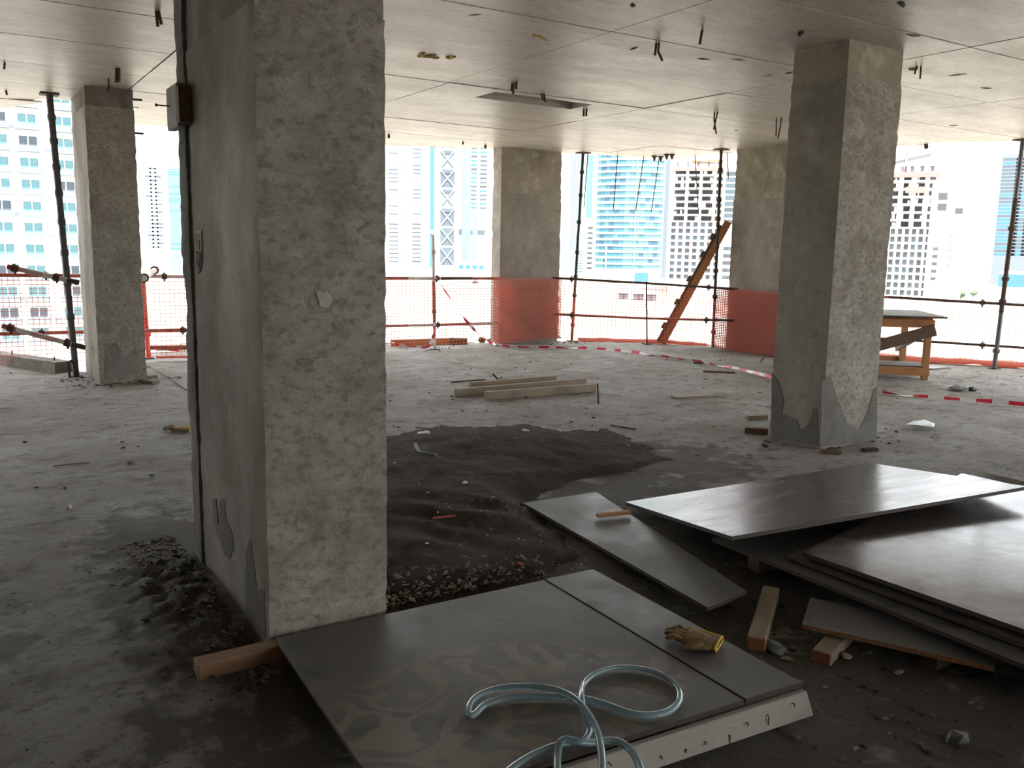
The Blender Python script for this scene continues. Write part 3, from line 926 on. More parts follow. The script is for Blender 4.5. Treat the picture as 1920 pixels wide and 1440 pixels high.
# old work glove and leaf-like glove at left
def glove(cx, cy_, cz, rz, sc, label, mat, mat2):
    g = empty('work_glove', (cx, cy_, cz), label, 'glove', rz=rz)
    n = 16
    vs, fs = [], []
    L_, W_ = .20 * sc, .125 * sc
    rows = 10
    for i in range(rows):
        t = i / (rows - 1)
        for k in range(n):
            a = 2 * math.pi * k / n
            w_ = W_ / 2 * (.78 + .25 * math.sin(t * 3.1)) * (1 - .18 * (t > .95))
            h_ = .013 * sc * (1 + .8 * noise.noise(Vector((t * 5, math.cos(a) * 2, 2 + sc)))) * (1 - .6 * (t > .95))
            vs.append((t * L_ * .62, w_ * math.cos(a) + .01 * math.sin(t * 6), .014 * sc + h_ * math.sin(a)))
    for i in range(rows - 1):
        for k in range(n):
            fs.append((i * n + k, i * n + (k + 1) % n, (i + 1) * n + (k + 1) % n, (i + 1) * n + k))
    fs.append(tuple(range(n))[::-1]); fs.append(tuple((rows - 1) * n + k for k in range(n)))
    put('palm', MB().add(vs, fs).mesh('palm', mat, True), g)
    for k, (y, l) in enumerate(((-.036, .055), (-.012, .072), (.013, .068), (.036, .052))):
        b0 = Vector((L_ * .56, y * sc, .015 * sc))
        curl = rnd.uniform(-.01, .012)
        MB().tube([b0, b0 + Vector((l * .5 * sc, curl * .5, .012)), b0 + Vector((l * .9 * sc, curl, .002)), b0 + Vector((l * sc, curl, 0))], [.0125 * sc, .012 * sc, .010 * sc, .004 * sc], 9, flat=.8).build('finger', mat, g, True)
    MB().tube([(.04 * sc, .045 * sc, .014 * sc), (.07 * sc, .075 * sc, .02 * sc), (.10 * sc, .085 * sc, .012 * sc)], [.014 * sc, .012 * sc, .006 * sc], 9).build('thumb', mat, g, True)
    ring = [(-.004, W_ / 2 * .85 * math.cos(2 * math.pi * k / 14), .014 * sc + .012 * sc * math.sin(2 * math.pi * k / 14)) for k in range(15)]
    MB().tube(ring, .0045 * sc, 6, caps=False).build('cuff', mat2, g, True)
    MB().tube([(0, -W_ * .40, .017 * sc), (.06 * sc, -W_ * .47, .018 * sc), (.12 * sc, -W_ * .48, .018 * sc)], .005 * sc, 6).build('trim', mat2, g, True)
    return g


# ------------------------------------------------------------------ plywood: platform in front
PZ = .045
platform = empty('plywood_platform', (1.6, 2.5, PZ - .02), 'low dusty brown plywood platform with pale nailed edge board under the hose', 'platform')
f1, f2, f6 = at(517, 1196, PZ), at(1112, 1068, PZ), at(1020, 1087, PZ)
f3, f5 = at(1503, 1280, PZ), at(1397, 1313, PZ)
f4 = at(640, 1380, PZ)
f4b = f1 + (f4 - f1).normalized() * 1.32
f5b = f5
near_l = f4b
edge_dir = (f5 - f3).normalized()
near_r = f3
# sheet one (wide) and sheet two (narrow strip)
l_end = f5 + edge_dir * ((f5 - near_l).length * .98)
o1 = MB().slab([f6, f1, near_l, l_end, f5 + (f6 - f5).normalized() * .002], .018, 0, 1).build('sheet', [MAT['film_old'], MAT['film_edge']])
seat(bevel(o1, .0015), platform)
f6r = f6 + (f2 - f6).normalized() * .004; f5r = f5 + (f3 - f5).normalized() * .004
up_ = Vector((0, 0, .003))
o2 = MB().slab([f2 + up_, f6r + up_, f5r + up_, f3 + up_], .018, 0, 1).build('sheet', [MAT['film_grey'], MAT['film_edge']])
seat(bevel(o2, .0015), platform)
# pale edge board with nails
e0, e1 = f3, l_end
dn = Vector((edge_dir.y, -edge_dir.x, 0))
if dn.y > 0: dn = -dn
eb = MB()
A0, B0 = e0 + dn * .004 + Vector((0, 0, -.019)), e1 + dn * .004 + Vector((0, 0, -.019))
out = dn * .022
dz = Vector((0, 0, -.085))
eb.add([A0, B0, B0 + out, A0 + out + edge_dir * 0, A0 + dz - edge_dir * .02, B0 + dz, B0 + out * 1.9 + dz, A0 + out * 1.9 + dz - edge_dir * .02],
       [(0, 1, 2, 3), (7, 6, 5, 4), (0, 4, 5, 1), (3, 2, 6, 7), (0, 3, 7, 4), (1, 5, 6, 2)])
seat(bevel(eb.build('edge_board', MAT['timber_pale']), .003), platform)
Ltot = (B0 - A0).length
for k in range(15):
    t = .05 + .9 * k / 14 + rnd.uniform(-.02, .02)
    base = A0 + (B0 - A0) * t + out * 1.5 + Vector((0, 0, -.02 - rnd.uniform(0, .04)))
    ln = rnd.choice((.006, .008, .03))
    nl = MB().tube([base + dn * -.012, base + dn * .006, base + dn * .008 + Vector((rnd.uniform(-.005, .005), 0, -ln))], .0022, 5)
    seat(nl.build('nail', MAT['rust']), platform)
# bearers under the platform
for t in (.25, .75):
    a = f1.lerp(near_l, t); b = f2.lerp(near_r, t)
    seat(MB().beam(a.lerp(b, .06) + Vector((0, 0, -.055)), a.lerp(b, .94) + Vector((0, 0, -.055)), .06, .066).build('bearer', MAT['timber_dark']), platform)

# timber poking out at its left
ta, tb = at(372, 1283, -.048), at(640, 1218, -.048)
d_ = (tb - ta).normalized(); pr = Vector((-d_.y, d_.x, 0))
mb = MB().beam(ta + pr * .036 + Vector((0, 0, .038)), ta + d_ * .75 + pr * .036 + Vector((0, 0, .038)), .072, .070)
mb.m = [1, 1, 0, 0, 0, 0]
tag(bevel(mb.build('timber', [MAT['timber_new'], MAT['timber_new']]), .006, 2), 'reddish square timber poking out from under the platform at left', 'timber')

# gloves
gp = at(1338, 1222, PZ + .02)
gp = at(1345, 1216, PZ)
gq = at(1238, 1192, PZ)
rz = math.atan2(gq.y - gp.y, gq.x - gp.x)
glove(gp.x, gp.y - .0, PZ + .004, rz, 1.12, 'crumpled yellow and brown work glove lying on the plywood platform', MAT['leather'], MAT['glove_yellow'])
gp = floor_pt(362, 808); gq = floor_pt(318, 808)
glove(gp.x - .02, gp.y, gp.z + .01, math.atan2(gq.y - gp.y, gq.x - gp.x), 1.15, 'brown and yellow work glove on floor left of the near column', MAT['leather'], MAT['glove_yellow'])

# hose lying on the platform
def hose_pts(seq):
    P = []
    for x, y, up in seq:
        P.append(at(820 + x / 2.595, 1140 + y / 2.595, PZ + .013 + up))
    out_ = []
    n = len(P)
    for i in range(n - 1):
        a, b, c, d = P[max(0, i - 1)], P[i], P[i + 1], P[min(n - 1, i + 2)]
        for s in range(6):
            t = s / 6
            out_.append(.5 * ((2 * b) + (c - a) * t + (2 * a - 5 * b + 4 * c - d) * t * t + (3 * b - a - 3 * c + d) * t ** 3))
    out_.append(P[-1])
    return out_


hose = empty('hose', at(1100, 1370, PZ), 'translucent pale blue hose coiled in loops on the plywood platform', 'hose')
main = [(800, 860, .03), (802, 778, .035), (795, 680, .04), (768, 575, .04), (705, 475, .04), (620, 412, .04), (520, 386, .03), (400, 380, .02), (290, 392, .01), (200, 425, .004), (158, 470, .003), (155, 520, .004),
        (185, 515, .003), (235, 470, .0), (340, 437, .0), (480, 430, .0), (600, 432, 0), (700, 438, .002), (820, 470, .0), (930, 510, 0), (1030, 522, 0), (1130, 500, 0), (1180, 440, 0), (1160, 375, 0), (1085, 322, 0), (980, 294, 0), (870, 292, 0), (770, 320, 0),
        (712, 370, 0), (700, 430, .02), (712, 505, .012), (728, 560, .004), (738, 605, 0), (705, 645, 0), (640, 655, 0), (596, 660, .0)]
seat(MB().tube(hose_pts(main), .0118, 12, flat=.8).build('hose_length', MAT['hose'], None, True), hose)
tail = [(640, 655, .004), (596, 664, .006), (540, 680, .0), (460, 715, .0), (370, 772, .0), (280, 850, 0)]
seat(MB().tube(hose_pts(tail), .0118, 12, flat=.7).build('hose_length', MAT['hose'], None, True), hose)
tail2 = [(586, 870, 0), (584, 778, .0), (585, 720, .0), (592, 672, .008), (620, 640, .018), (690, 650, .012), (760, 655, .0), (850, 645, .0), (915, 668, .0), (962, 720, .0), (990, 790, .0), (1000, 880, 0)]
seat(MB().tube(hose_pts(tail2), .0118, 12, flat=.8).build('hose_length', MAT['hose'], None, True), hose)


# ------------------------------------------------------------------ plywood sheets at the right
def sheet(name, corners, t, mats, label, lift=None, bev=.0015):
    o = MB().slab(corners, t, 0, 1).build(name, mats)
    bevel(o, bev)
    return tag(o, label, 'plywood')


def para(a, b, lu, d_hint, lv):
    """rectangle from corner a along ab (length lu), side lv turned toward d_hint"""
    u = (b - a); u.z = 0; u.normalize()
    v = Vector((-u.y, u.x, 0))
    if v.dot(d_hint - a) < 0: v = -v
    return [a, a + u * lu, a + u * lu + v * lv, a + v * lv]


# strip in the middle
b1, b2, b3, b4 = at(981, 943, .055), at(1118, 922, .055), at(1326, 1139, .01), at(1402, 1104, .01)
bx_ = b3.lerp(b4, .5) + (b4 - b3).cross(Vector((0, 0, 1))).normalized() * 0
sheet('plywood_strip', [b2, b1, b3, at(1352, 1130, .01), at(1400, 1108, .01)], .018, [MAT['film_grey'], MAT['film_edge']], 'long narrow grey plywood strip slanting down beside the platform')
# small wood batten end between strip and glossy sheet
pa, pb = at(1120, 967, .062), at(1181, 960, .062)
tag(MB().beam(pa, pb, .03, .018).build('batten', MAT['timber_orange']), 'short orange-edged batten under the tip of the glossy sheet', 'batten')
# lower long sheet
da, db = at(1335, 1009, .05), at(1870, 1226, .05)
dd = para(da, db, 2.30, at(1920, 950, .05), 1.05)
sheet('plywood_sheet', dd, .018, [MAT['film_grey'], MAT['film_edge']], 'lowest plywood sheet of the pile at right, pale strip showing')
# two stacked sheets
ea, eb_ = at(1478, 1041, .080), at(1920, 1206, .080)
ev = (at(1594, 984, .08) - ea).normalized()
eu = (eb_ - ea).normalized()
e2 = [ea, ea + eu * 1.9, ea + eu * 1.9 + ev * 2.15, ea + ev * 2.15]

sheet('plywood_sheet', e2, .02, [MAT['film_grey'], MAT['film_edge']], 'second plywood sheet down, thin margin showing under the glossy streaked one')
ea, eb_ = at(1505, 1035, .118), at(1920, 1180, .118)
ev = (at(1620, 978, .118) - ea).normalized()
eu = (eb_ - ea).normalized()
e1_ = [ea, ea + eu * 1.9, ea + eu * 1.9 + ev * 2.2, ea + ev * 2.2]

sheet('plywood_sheet', e1_, .021, [MAT['film_streak'], MAT['film_edge']], 'broad streaked dark plywood sheet reflecting blue light at far right')
for sh_, zz in ((e2, .052), (e1_, .102)):
    pass
WH = ('left', 'middle', 'right')
for k, t in enumerate((.12, .5, .88)):
    for lo, hi, w_, lb in ((.0503, .0555, .05, 'lower'), (.0803, .0935, .04, 'upper')):
        f0 = e2[0].lerp(e2[1], t); f1_ = e2[3].lerp(e2[2], t)
        a = f0.lerp(f1_, .05); b = f0.lerp(f1_, .62)
        zc = (lo + hi) / 2
        tag(MB().beam(Vector((a.x, a.y, zc)), Vector((b.x, b.y, zc)), w_, hi - lo).build('batten', MAT['timber_dark']), '%s spacer batten, %s one in the plywood pile' % (WH[k], lb), 'batten', 'spacer battens inside the plywood pile')
for t in (.1, .5, .9):
    a = dd[0].lerp(dd[1], t).lerp(dd[3].lerp(dd[2], t), .06); b = dd[0].lerp(dd[1], t).lerp(dd[3].lerp(dd[2], t), .9)
    z0_ = .032
    zlow = min(surf(a.x, a.y), surf(b.x, b.y))
    tag(MB().beam(Vector((a.x, a.y, (z0_ + zlow) / 2 - .001)), Vector((b.x, b.y, (z0_ + zlow) / 2 - .001)), .07, z0_ - zlow).build('batten', MAT['timber_dark']), 'floor bearer under the %s part of the plywood pile' % {.1: 'left', .5: 'middle', .9: 'right'}[t], 'batten', 'bearers under the plywood pile')
# top tilted glossy sheet
c_ = [at(1172, 941, .05), at(1372, 1006, .175), at(1927, 912, .215), at(1632, 868, .09)]
sheet('plywood_sheet', [c_[0], c_[1], c_[2], c_[3]], .02, [MAT['film_new'], MAT['film_edge']], 'topmost glossy brown plywood sheet, tilted and mirroring a column')
pr_ = c_[2].lerp(c_[3], .35)
# prop blocks holding the tilted sheet
for f_, nm2, lb in ((c_[3].lerp(c_[0], .12).lerp(c_[1], .06), 'support_block', 'hidden timber block holding up the far side of the glossy sheet'),):
    zt_ = f_.z - .024
    zb_ = surf(f_.x, f_.y)
    tag(MB().box(f_.x - .05, f_.x + .05, f_.y - .05, f_.y + .05, zb_, zt_).build(nm2, MAT['timber_dark']), lb, 'block')
# offcut in front
ff = [at(1504, 1170, .0), at(1865, 1251, .0), at(1862, 1191, .0), at(1519, 1120, .0)]
sheet('plywood_offcut', ff, .02, [MAT['film_grey'], MAT['ply_edge']], 'grey plywood offcut with orange edge in front of the pile at right')
# timber blocks


def block(px0, py0, px1, py1, w, h, z, label, mat, emat):
    a, b = at(px0, py0, z), at(px1, py1, z)
    mb_ = MB().beam(a + Vector((0, 0, h / 2)), b + Vector((0, 0, h / 2)), w, h)
    mb_.m = [1, 1, 0, 0, 0, 0]
    return tag(bevel(mb_.build('timber_block', [mat, emat]), .007, 2), label, 'block')


block(1417, 1222, 1445, 1122, .075, .06, -.085, 'longer square timber block in front of the pile, pointing at the strip', MAT['timber'], MAT['timber_end'])
block(1538, 1246, 1590, 1190, .078, .052, -.085, 'short square timber stub holding the grey plywood offcut', MAT['timber'], MAT['timber_end'])
bb = at(1800, 1228, -.03)
tag(MB().box(bb.x - .1, bb.x + .1, bb.y + .03, bb.y + .1, -.09, -.022).build('timber_block', MAT['timber_dark']), 'dark timber block under the right end of the offcut', 'block')
pa, pb = at(1862, 1225, -.03), at(1900, 1228, -.03)
tag(MB().slab([at(1866, 1212, -.02), at(1880, 1228, -.02), at(1895, 1216, -.02), at(1885, 1205, -.02)], .03).build('wood_scrap', MAT['film_grey']), 'small grey wood scrap past the right end of the offcut', 'wood')
# pieces by the platform edge
tag(MB().slab([floor_pt(1330, 1390, .07, -.08), floor_pt(1312, 1413, .02, -.08), floor_pt(1344, 1410, .02, -.08), floor_pt(1342, 1388, .05, -.08)], .008).build('metal_scrap', MAT['film_grey']), 'grey curved scrap leaning at the pale edge board', 'scrap')

# ------------------------------------------------------------------ ceiling hangers, rods
def soffit(px, py):
    """point on the soffit, kept just inside the slab edge"""
    p = at(px, py, H)
    while p.y > edge_y(min(p.x, 12.99)) - .04:
        p.x *= .996; p.y *= .996
    return p


def hang(name, pts, r, label, mat='rust', group=None, n=6):
    """each pts: (x0,y0,x1,y1[,x2,y2]) - a strip hanging from the soffit"""
    root = None
    for k, q in enumerate(pts):
        p = soffit(q[0], q[1])
        dist = math.hypot(p.x, p.y)
        pp = [p + Vector((0, 0, .01))]
        for i in range(2, len(q), 2):
            pp.append(atd(q[i], q[i + 1], dist))
        mb_ = MB().tube(pp, r, n)
        if root is None:
            root = empty(name, p, label, 'hanger', group)
        seat(mb_.build('bar', MAT[mat]), root)
    return root


hang('hanger_bars', [(293, 22, 296, 50), (297, 22, 303, 46)], .012, 'thick twin rusty bars hanging from ceiling at upper left')
hang('hanger_bars', [(219, 128, 218, 155), (223, 128, 223, 154)], .015, 'twin rusty bars above the left column head')
hang('hanger_bars', [(203, 147, 205, 168), (205, 160, 201, 172)], .010, 'crooked rusty bar just in front of the left column head')
hang('hanger_bars', [(9, 118, 8, 130)], .010, 'small rusty bar stub in the ceiling far left')
hang('hanger_bars', [(11, 170, 13, 178)], .012, 'small hook near the slab edge far left')
hang('hanger_bars', [(1231, 81, 1228, 104), (1236, 81, 1234, 96, 1242, 114)], .010, 'forked rusty bars, one bent outward, over the middle')
hang('hanger_bars', [(1317, 57, 1312, 83)], .011, 'single straight rusty bar left of the big right column')
hang('hanger_bars', [(1500, 60, 1499, 68), (1505, 58, 1504, 63)], .014, 'short stubby bars above the big right column')
hang('hanger_bars', [(961, 156, 959, 170), (963, 158, 962, 176), (968, 154, 968, 167)], .013, 'three rusty bars left over the ceiling recess')
hang('hanger_bars', [(1015, 177, 1018, 188), (1020, 177, 1022, 191)], .011, 'twin bars over the middle of the ceiling recess')
hang('hanger_bars', [(1095, 204, 1094, 218), (1100, 204, 1099, 218)], .013, 'twin bars at the right tip of the ceiling recess')
hang('hanger_bars', [(1340, 210, 1339, 225, 1343, 251), (1346, 210, 1338, 243)], .010, 'crossed long thin bars hanging between prop and far column')
hang('hanger_bars', [(1456, 221, 1455, 256), (1466, 220, 1459, 260)], .009, 'pair of long thin bars converging beside the big column')
hang('hanger_bars', [(1719, 124, 1715, 139), (1727, 124, 1725, 148)], .008, 'two dark bars right of the big column head')
hang('hanger_bars', [(1736, 272, 1737, 279)], .03, 'dark stub at the slab edge above the right-hand buildings')
hang('hanger_bars', [(910, 272, 910, 278)], .02, 'small stub at the slab edge left of the distant column')
hang('hanger_bars', [(729, 252, 729, 259)], .02, 'small stub in the ceiling right of the near column')
hang('hanger_bars', [(868, 266, 868, 271)], .016, 'tiny stub near the slab edge before the crossed tower')
for k, (x, y, lb) in enumerate(((1227, 292, 'outermost left'), (1239, 293, 'second from left'), (1250, 289, 'third from left'), (1260, 289, 'outermost right'))):
    p = soffit(x, y); dd_ = math.hypot(p.x, p.y)
    q = atd(x, y + 10, dd_)
    root = empty('anchor_bolt', p, 'dark cone anchor under slab edge, %s of the four' % lb, 'anchor', 'cone anchors at the slab edge')
    seat(MB().tube([p + Vector((0, 0, .005)), p, p + Vector((0, 0, -.012))], [.055, .055, .05], 8).build('plate', MAT['rust']), root)
    seat(MB().tube([p + Vector((0, 0, -.01)), q], [.035, .012], 8).build('cone', MAT['rust']), root)
ROD = [(1158, 294, 1150, 394, 'leftmost thin rod hanging in front of the blue tower'), (1207, 297, 1192, 395, 'slanting thin rod hanging before the middle of the blue tower'),
       (1236, 300, 1221, 398, 'slanting thin rod hanging below the cone anchors'), (1303, 293, 1310, 403, 'thin rod hanging before the unfinished tower'),
       (1102, 291, 1095, 388, 'thin rod hanging right beside the green far prop'), (1363, 290, 1366, 335, 'short thin rod left of the far right column')]
for x0, y0, x1, y1, lb in ROD:
    p = soffit(x0, y0)
    q = atd(x1, y1, math.hypot(p.x, p.y))
    tag(MB().tube([p + Vector((0, 0, .01)), p.lerp(q, .5), q], .010, 6).build('hanging_rod', MAT['green_steel']), lb, 'rod')
for k, (x, y, r, sq, lb) in enumerate(((800, 104, .085, (1.3, .5, .3), 'larger rusty yellow foam patch on ceiling beside near column'), (849, 107, .055, (1, .5, .3), 'smaller rusty yellow foam patch on ceiling'),
                                       (1713, 128, .05, (1, .6, .5), 'yellow foam lump by the bars of the big column'), (1015, 70, .08, (1.5, .4, .12), 'thin rust stain crust on the ceiling'), )):
    p = at(x, y, H)
    o = empty('foam_patch', p, lb, 'foam')
    for j in range(5):
        pp = p + Vector((rnd.uniform(-1, 1) * r * 1.1, rnd.uniform(-1, 1) * r * .5, -.004))
        seat(MB().rock(pp, r * rnd.uniform(.4, .7), k * 9 + j, sq).build('foam_lump', MAT['foam']), o)
for k, (x, y, lb) in enumerate(((890, 27, 'dark formwork scrap on ceiling above the yellow foam patches'), (1186, 10, 'pale scrap at the top edge above the forked bars'), (1318, 110, 'pale scrap on ceiling just below the single straight bar'),
        (1440, 141, 'left dark scrap on ceiling at the left side of the big column'), (1480, 136, 'right scrap on ceiling touching the left side of the big column'), (1380, 244, 'dark strip scrap beside the crossed long bars'),
        (1796, 140, 'dark scrap on ceiling right of the two bars by the big column'), (1790, 235, 'small scrap near the ceiling edge right of the big column'), (1188, 91, 'dark scrap on ceiling left of the forked bars'),
        (1384, 112, 'thin dark scrap on ceiling between straight bar and big column'), (1690, 8, 'scrap at the top edge of ceiling above the big column'), (1850, 165, 'small dark scrap on ceiling at far right'), (1712, 66, 'dark scrap on ceiling above the big column head, right side'))):
    p = at(x, y, H)
    tag(MB().rock(p + Vector((0, 0, .004)), .05, k, (1.6, .5, .25)).build('form_scrap', MAT['dark' if k % 3 else 'mortar']), lb, 'scrap', 'formwork scraps on the ceiling')

# ------------------------------------------------------------------ scaffold props, rails
def prop(base, top, r, mats, label, cups=(), plate=True, name='scaffold_prop', foot=True, cf=1.6):
    """vertical prop: tube in coloured lengths with cup joints and a head plate"""
    root = empty(name, base, label, 'scaffold')
    base, top = Vector(base), Vector(top)
    n = len(mats)
    for k in range(n):
        a, b = base.lerp(top, k / n), base.lerp(top, (k + 1) / n)
        seat(MB().tube([a, b], r, 10).build('tube', MAT[mats[k]], None, True), root)
    for c in cups:
        p = base.lerp(top, c)
        d = (top - base).normalized()
        seat(MB().tube([p - d * .035, p - d * .015, p + d * .015, p + d * .035], [r * 1.1, r * cf, r * cf, r * 1.1], 10).build('cup_joint', MAT[mats[min(n - 1, int(c * n))]], None, True), root)
    if plate: seat(MB().box(top.x - .09, top.x + .09, top.y - .09, top.y + .09, top.z - .012, top.z).build('head_plate', MAT['rust']), root)
    if foot: seat(MB().box(base.x - .06, base.x + .06, base.y - .06, base.y + .06, base.z, base.z + .01).build('foot_plate', MAT['rust']), root)
    return root


pb_ = floor_pt(143, 706); pb_.z = 0
pt_ = atd(92, 170, math.hypot(1.03, 10.84)); pt_ = Vector((pt_.x, pt_.y, H - .003))
prop(pb_, pt_, .034, ['steel', 'steel', 'steel', 'steel'], 'grey leaning scaffold prop beside the left column', (.22, .34, .45, .56, .66, .75, .84, .92), cf=1.25)
pz = pb_ + Vector((-.07, -.05, 0))
tag(MB().tube([pz, pz + Vector((-.01, 0, .17)), pz + Vector((.02, 0, .19)), pz + Vector((.05, 0, .15)), pz + Vector((.06, 0, 0))], .014, 7).build('rebar_loop', MAT['rust']), 'rusty rebar loop at the foot of the leaning prop', 'rebar')
pb_ = at(1072, 640, 0); pt_ = Vector((8.69, 11.6, H - .003))
prop(pb_, pt_, .024, ['red_tube', 'green_steel', 'green_steel', 'green_steel'], 'dark green scaffold prop right of the distant netted column', (.09, .25, .35, .48, .64, .78, .9))
pb_ = at(1336, 655, 0); pt_ = Vector((9.97, 9.83, H - .003))
prop(pb_, pt_, .024, ['red_tube', 'rust', 'rust', 'rust'], 'rusty scaffold prop beside the leaning plank', (.09, .27, .4, .52, .66, .75, .9))
pb_ = at(1864, 691, 0); pt_ = at(1918, 262, H - .003)
prop(pb_, pt_, .03, ['steel', 'rust', 'rust', 'steel'], 'scaffold prop at the far right beyond the workbench', (.08, .3, .4, .62))
pb_ = at(815, 655, 0)
prop(pb_, atd(812, 442, math.hypot(pb_.x, pb_.y)), .024, ['white_tube', 'red_tube', 'red_tube', 'white_tube', 'white_tube'], 'red and white guard post standing before the crossed tower', (.34, .86), plate=False, name='guard_post')
pb_ = at(1213, 645, 0)
prop(pb_, atd(1212, 528, math.hypot(pb_.x, pb_.y)), .013, ['rust', 'rust'], 'thin guard post at the corner in front of the unfinished tower', (), plate=False, name='guard_post')
pb_ = at(279, 672, 0)
prop(pb_, atd(267, 520, math.hypot(pb_.x, pb_.y)), .032, ['bright_red', 'bright_red', 'red_tube', 'red_tube'], 'bright red guard post right of the left column', (.3,), plate=False, name='guard_post')


def rail(name, p, q, r, mats, label, clamps=(), group=None):
    root = empty(name, p, label, 'rail', group)
    n = len(mats)
    for k in range(n):
        seat(MB().tube([p.lerp(q, k / n), p.lerp(q, (k + 1) / n)], r, 10).build('tube', MAT[mats[k]], None, True), root)
    for c in clamps:
        m_ = p.lerp(q, c); d = (q - p).normalized()
        seat(MB().tube([m_ - d * .03, m_ + d * .03], r * 1.5, 8).tube([m_ + Vector((0, 0, -.06)), m_ + Vector((0, 0, .05))], .012, 6).build('clamp', MAT['rust']), root)
    return root


def lp(px, py, a, b):
    """point where the pixel ray meets the vertical plane through plan points a, b"""
    d = ray(px, py)
    nx_, ny_ = -(b[1] - a[1]), b[0] - a[0]
    t = (a[0] * nx_ + a[1] * ny_) / (d[0] * nx_ + d[1] * ny_)
    return Vector((d[0] * t, d[1] * t, EYE + d[2] * t))


LA, LB = (0, 11.95), (4, 11.6)
rail('guard_rail', lp(-60, 515, LA, LB), lp(640, 521.5, LA, LB), .024, ['red_tube', 'red_tube', 'pink_tube', 'red_tube', 'red_tube'], 'upper red guard rail behind the left column', (.18, .28, .48))
rail('guard_rail', lp(-60, 627, LA, LB), lp(640, 613, LA, LB), .024, ['red_tube', 'red_tube', 'red_tube', 'pink_tube', 'red_tube'], 'lower red guard rail behind the left column', (.17, .53))
rail('kick_rail', lp(280, 652, LA, LB), lp(640, 646, LA, LB), .03, ['red_tube', 'red_tube'], 'low red kick rail between left and near columns', ())
MA, MB_ = (3.5, 11.5), (8.4, 11.62)
rail('guard_rail', lp(700, 521.5, MA, MB_), lp(941, 522, MA, MB_), .024, ['red_tube', 'white_tube', 'rust', 'red_tube'], 'upper guard rail in mixed colours between near and distant columns', (.47,))
rail('guard_rail', lp(700, 612, MA, MB_), lp(940, 606, MA, MB_), .02, ['red_tube', 'pink_tube', 'red_tube', 'pink_tube'], 'lower guard rail between near and distant columns', (.48,))
RA, RB = (8.3, 11.62), (9.52, 10.85)
rail('guard_rail', lp(1036, 521, RA, RB), lp(1214, 531, RA, RB), .02, ['rust', 'rust', 'rust'], 'upper guard rail in front of the blue tower', (.2,))
rail('guard_rail', lp(1036, 589, RA, RB), lp(1214, 597, RA, RB), .02, ['red_tube', 'red_tube', 'red_tube'], 'lower guard rail in front of the blue tower', (.2,))
SA, SB = (9.52, 10.85), (10.05, 9.6)
rail('guard_rail', lp(1212, 531, SA, SB), lp(1382, 542, SA, SB), .02, ['rust', 'rust', 'rust'], 'upper guard rail in front of the unfinished tower', (.7,))
rail('guard_rail', lp(1212, 597, SA, SB), lp(1376, 601, SA, SB), .02, ['red_tube', 'red_tube', 'rust'], 'lower guard rail in front of the unfinished tower', (.7,))
TA, TB = (10.3, 8.6), (12.0, 6.45)
rail('guard_rail', lp(1490, 546.5, TA, TB), lp(1950, 574, TA, TB), .02, ['rust', 'red_tube', 'rust', 'rust', 'rust'], 'upper guard rail behind the workbench', (.78,))
rail('guard_rail', lp(1490, 624, TA, TB), lp(1950, 654, TA, TB), .018, ['rust', 'rust', 'rust'], 'lower guard rail behind the workbench', (.78,))
# loose white/red tubes at the left
rail('scaffold_tube', atd(14, 500, 10.75), atd(148, 530, 10.6), .028, ['bright_red', 'pink_tube', 'pink_tube', 'white_tube', 'white_tube', 'black_tube'], 'upper white scaffold tube with red end crossing the leaning prop', (.1, .68))
rail('scaffold_tube', atd(4, 611, 10.75), atd(160, 652, 10.6), .028, ['red_tube', 'white_tube', 'pink_tube', 'pink_tube', 'white_tube', 'black_tube'], 'lower white scaffold tube with black end crossing the leaning prop', (.1, .78))
rail('scaffold_tube', atd(269, 522, 11.0), atd(296, 502, 12.2), .036, ['white_tube', 'pink_tube', 'white_tube'], 'foreshortened white scaffold tube right of the left column', (.05, .75))
# kerb at the slab opening and toe board
k0, k1 = Vector((.30, 12.6, 0)), Vector((1.0, 11.15, 0))
kb = MB()
kn = 10
kv, kf = [], []
for i in range(kn + 1):
    p = k0.lerp(k1, i / kn); d = (k1 - k0).normalized(); a = Vector((d.y, -d.x, 0))
    j = [noise.noise(Vector((i * 1.3, k, 4))) * .015 for k in range(4)]
    for k, (u, v) in enumerate(((-.12, -.02), (-.11, .13), (.09, .13), (.1, -.02))):
        kv.append(p + a * (u + j[k]) + Vector((0, 0, v + (j[k] if v > 0 else 0))))
for i in range(kn):
    for k in range(4):
        kf.append((i * 4 + k, i * 4 + (k + 1) % 4, i * 4 + 4 + (k + 1) % 4, i * 4 + 4 + k))
kf += [(3, 2, 1, 0), tuple(kn * 4 + k for k in range(4))]
kerb = kb.add(kv, kf).build('concrete_kerb', MAT['mortar'])
tag(kerb, 'rough concrete kerb along the slab opening at left', 'kerb', kind='thing')
for t in (.35, .9):
    p = k0.lerp(k1, t) + Vector((0, 0, .12))
    seat(MB().tube([p, p + Vector((.0, 0, .06))], .008, 6).build('starter_bar', MAT['rust']), kerb)
tag(bevel(MB().beam(at(733, 643, .05), at(850, 640, .05), .05, .10).build('toe_board', MAT['timber_orange'])), 'orange toe board at floor edge behind the guard post', 'board')
tag(bevel(MB().beam(at(842, 640, .05), at(876, 640, .05), .10, .10).build('toe_board', MAT['timber_dark'])), 'dark short toe board right of the orange one', 'board')
p = at(903, 641, 0)
tag(MB().rock(p + Vector((0, 0, .03)), .07, 3, (1, 1, 1)).build('mortar_lump', MAT['sand']), 'dark mortar lump left of the distant netted column', 'stone')
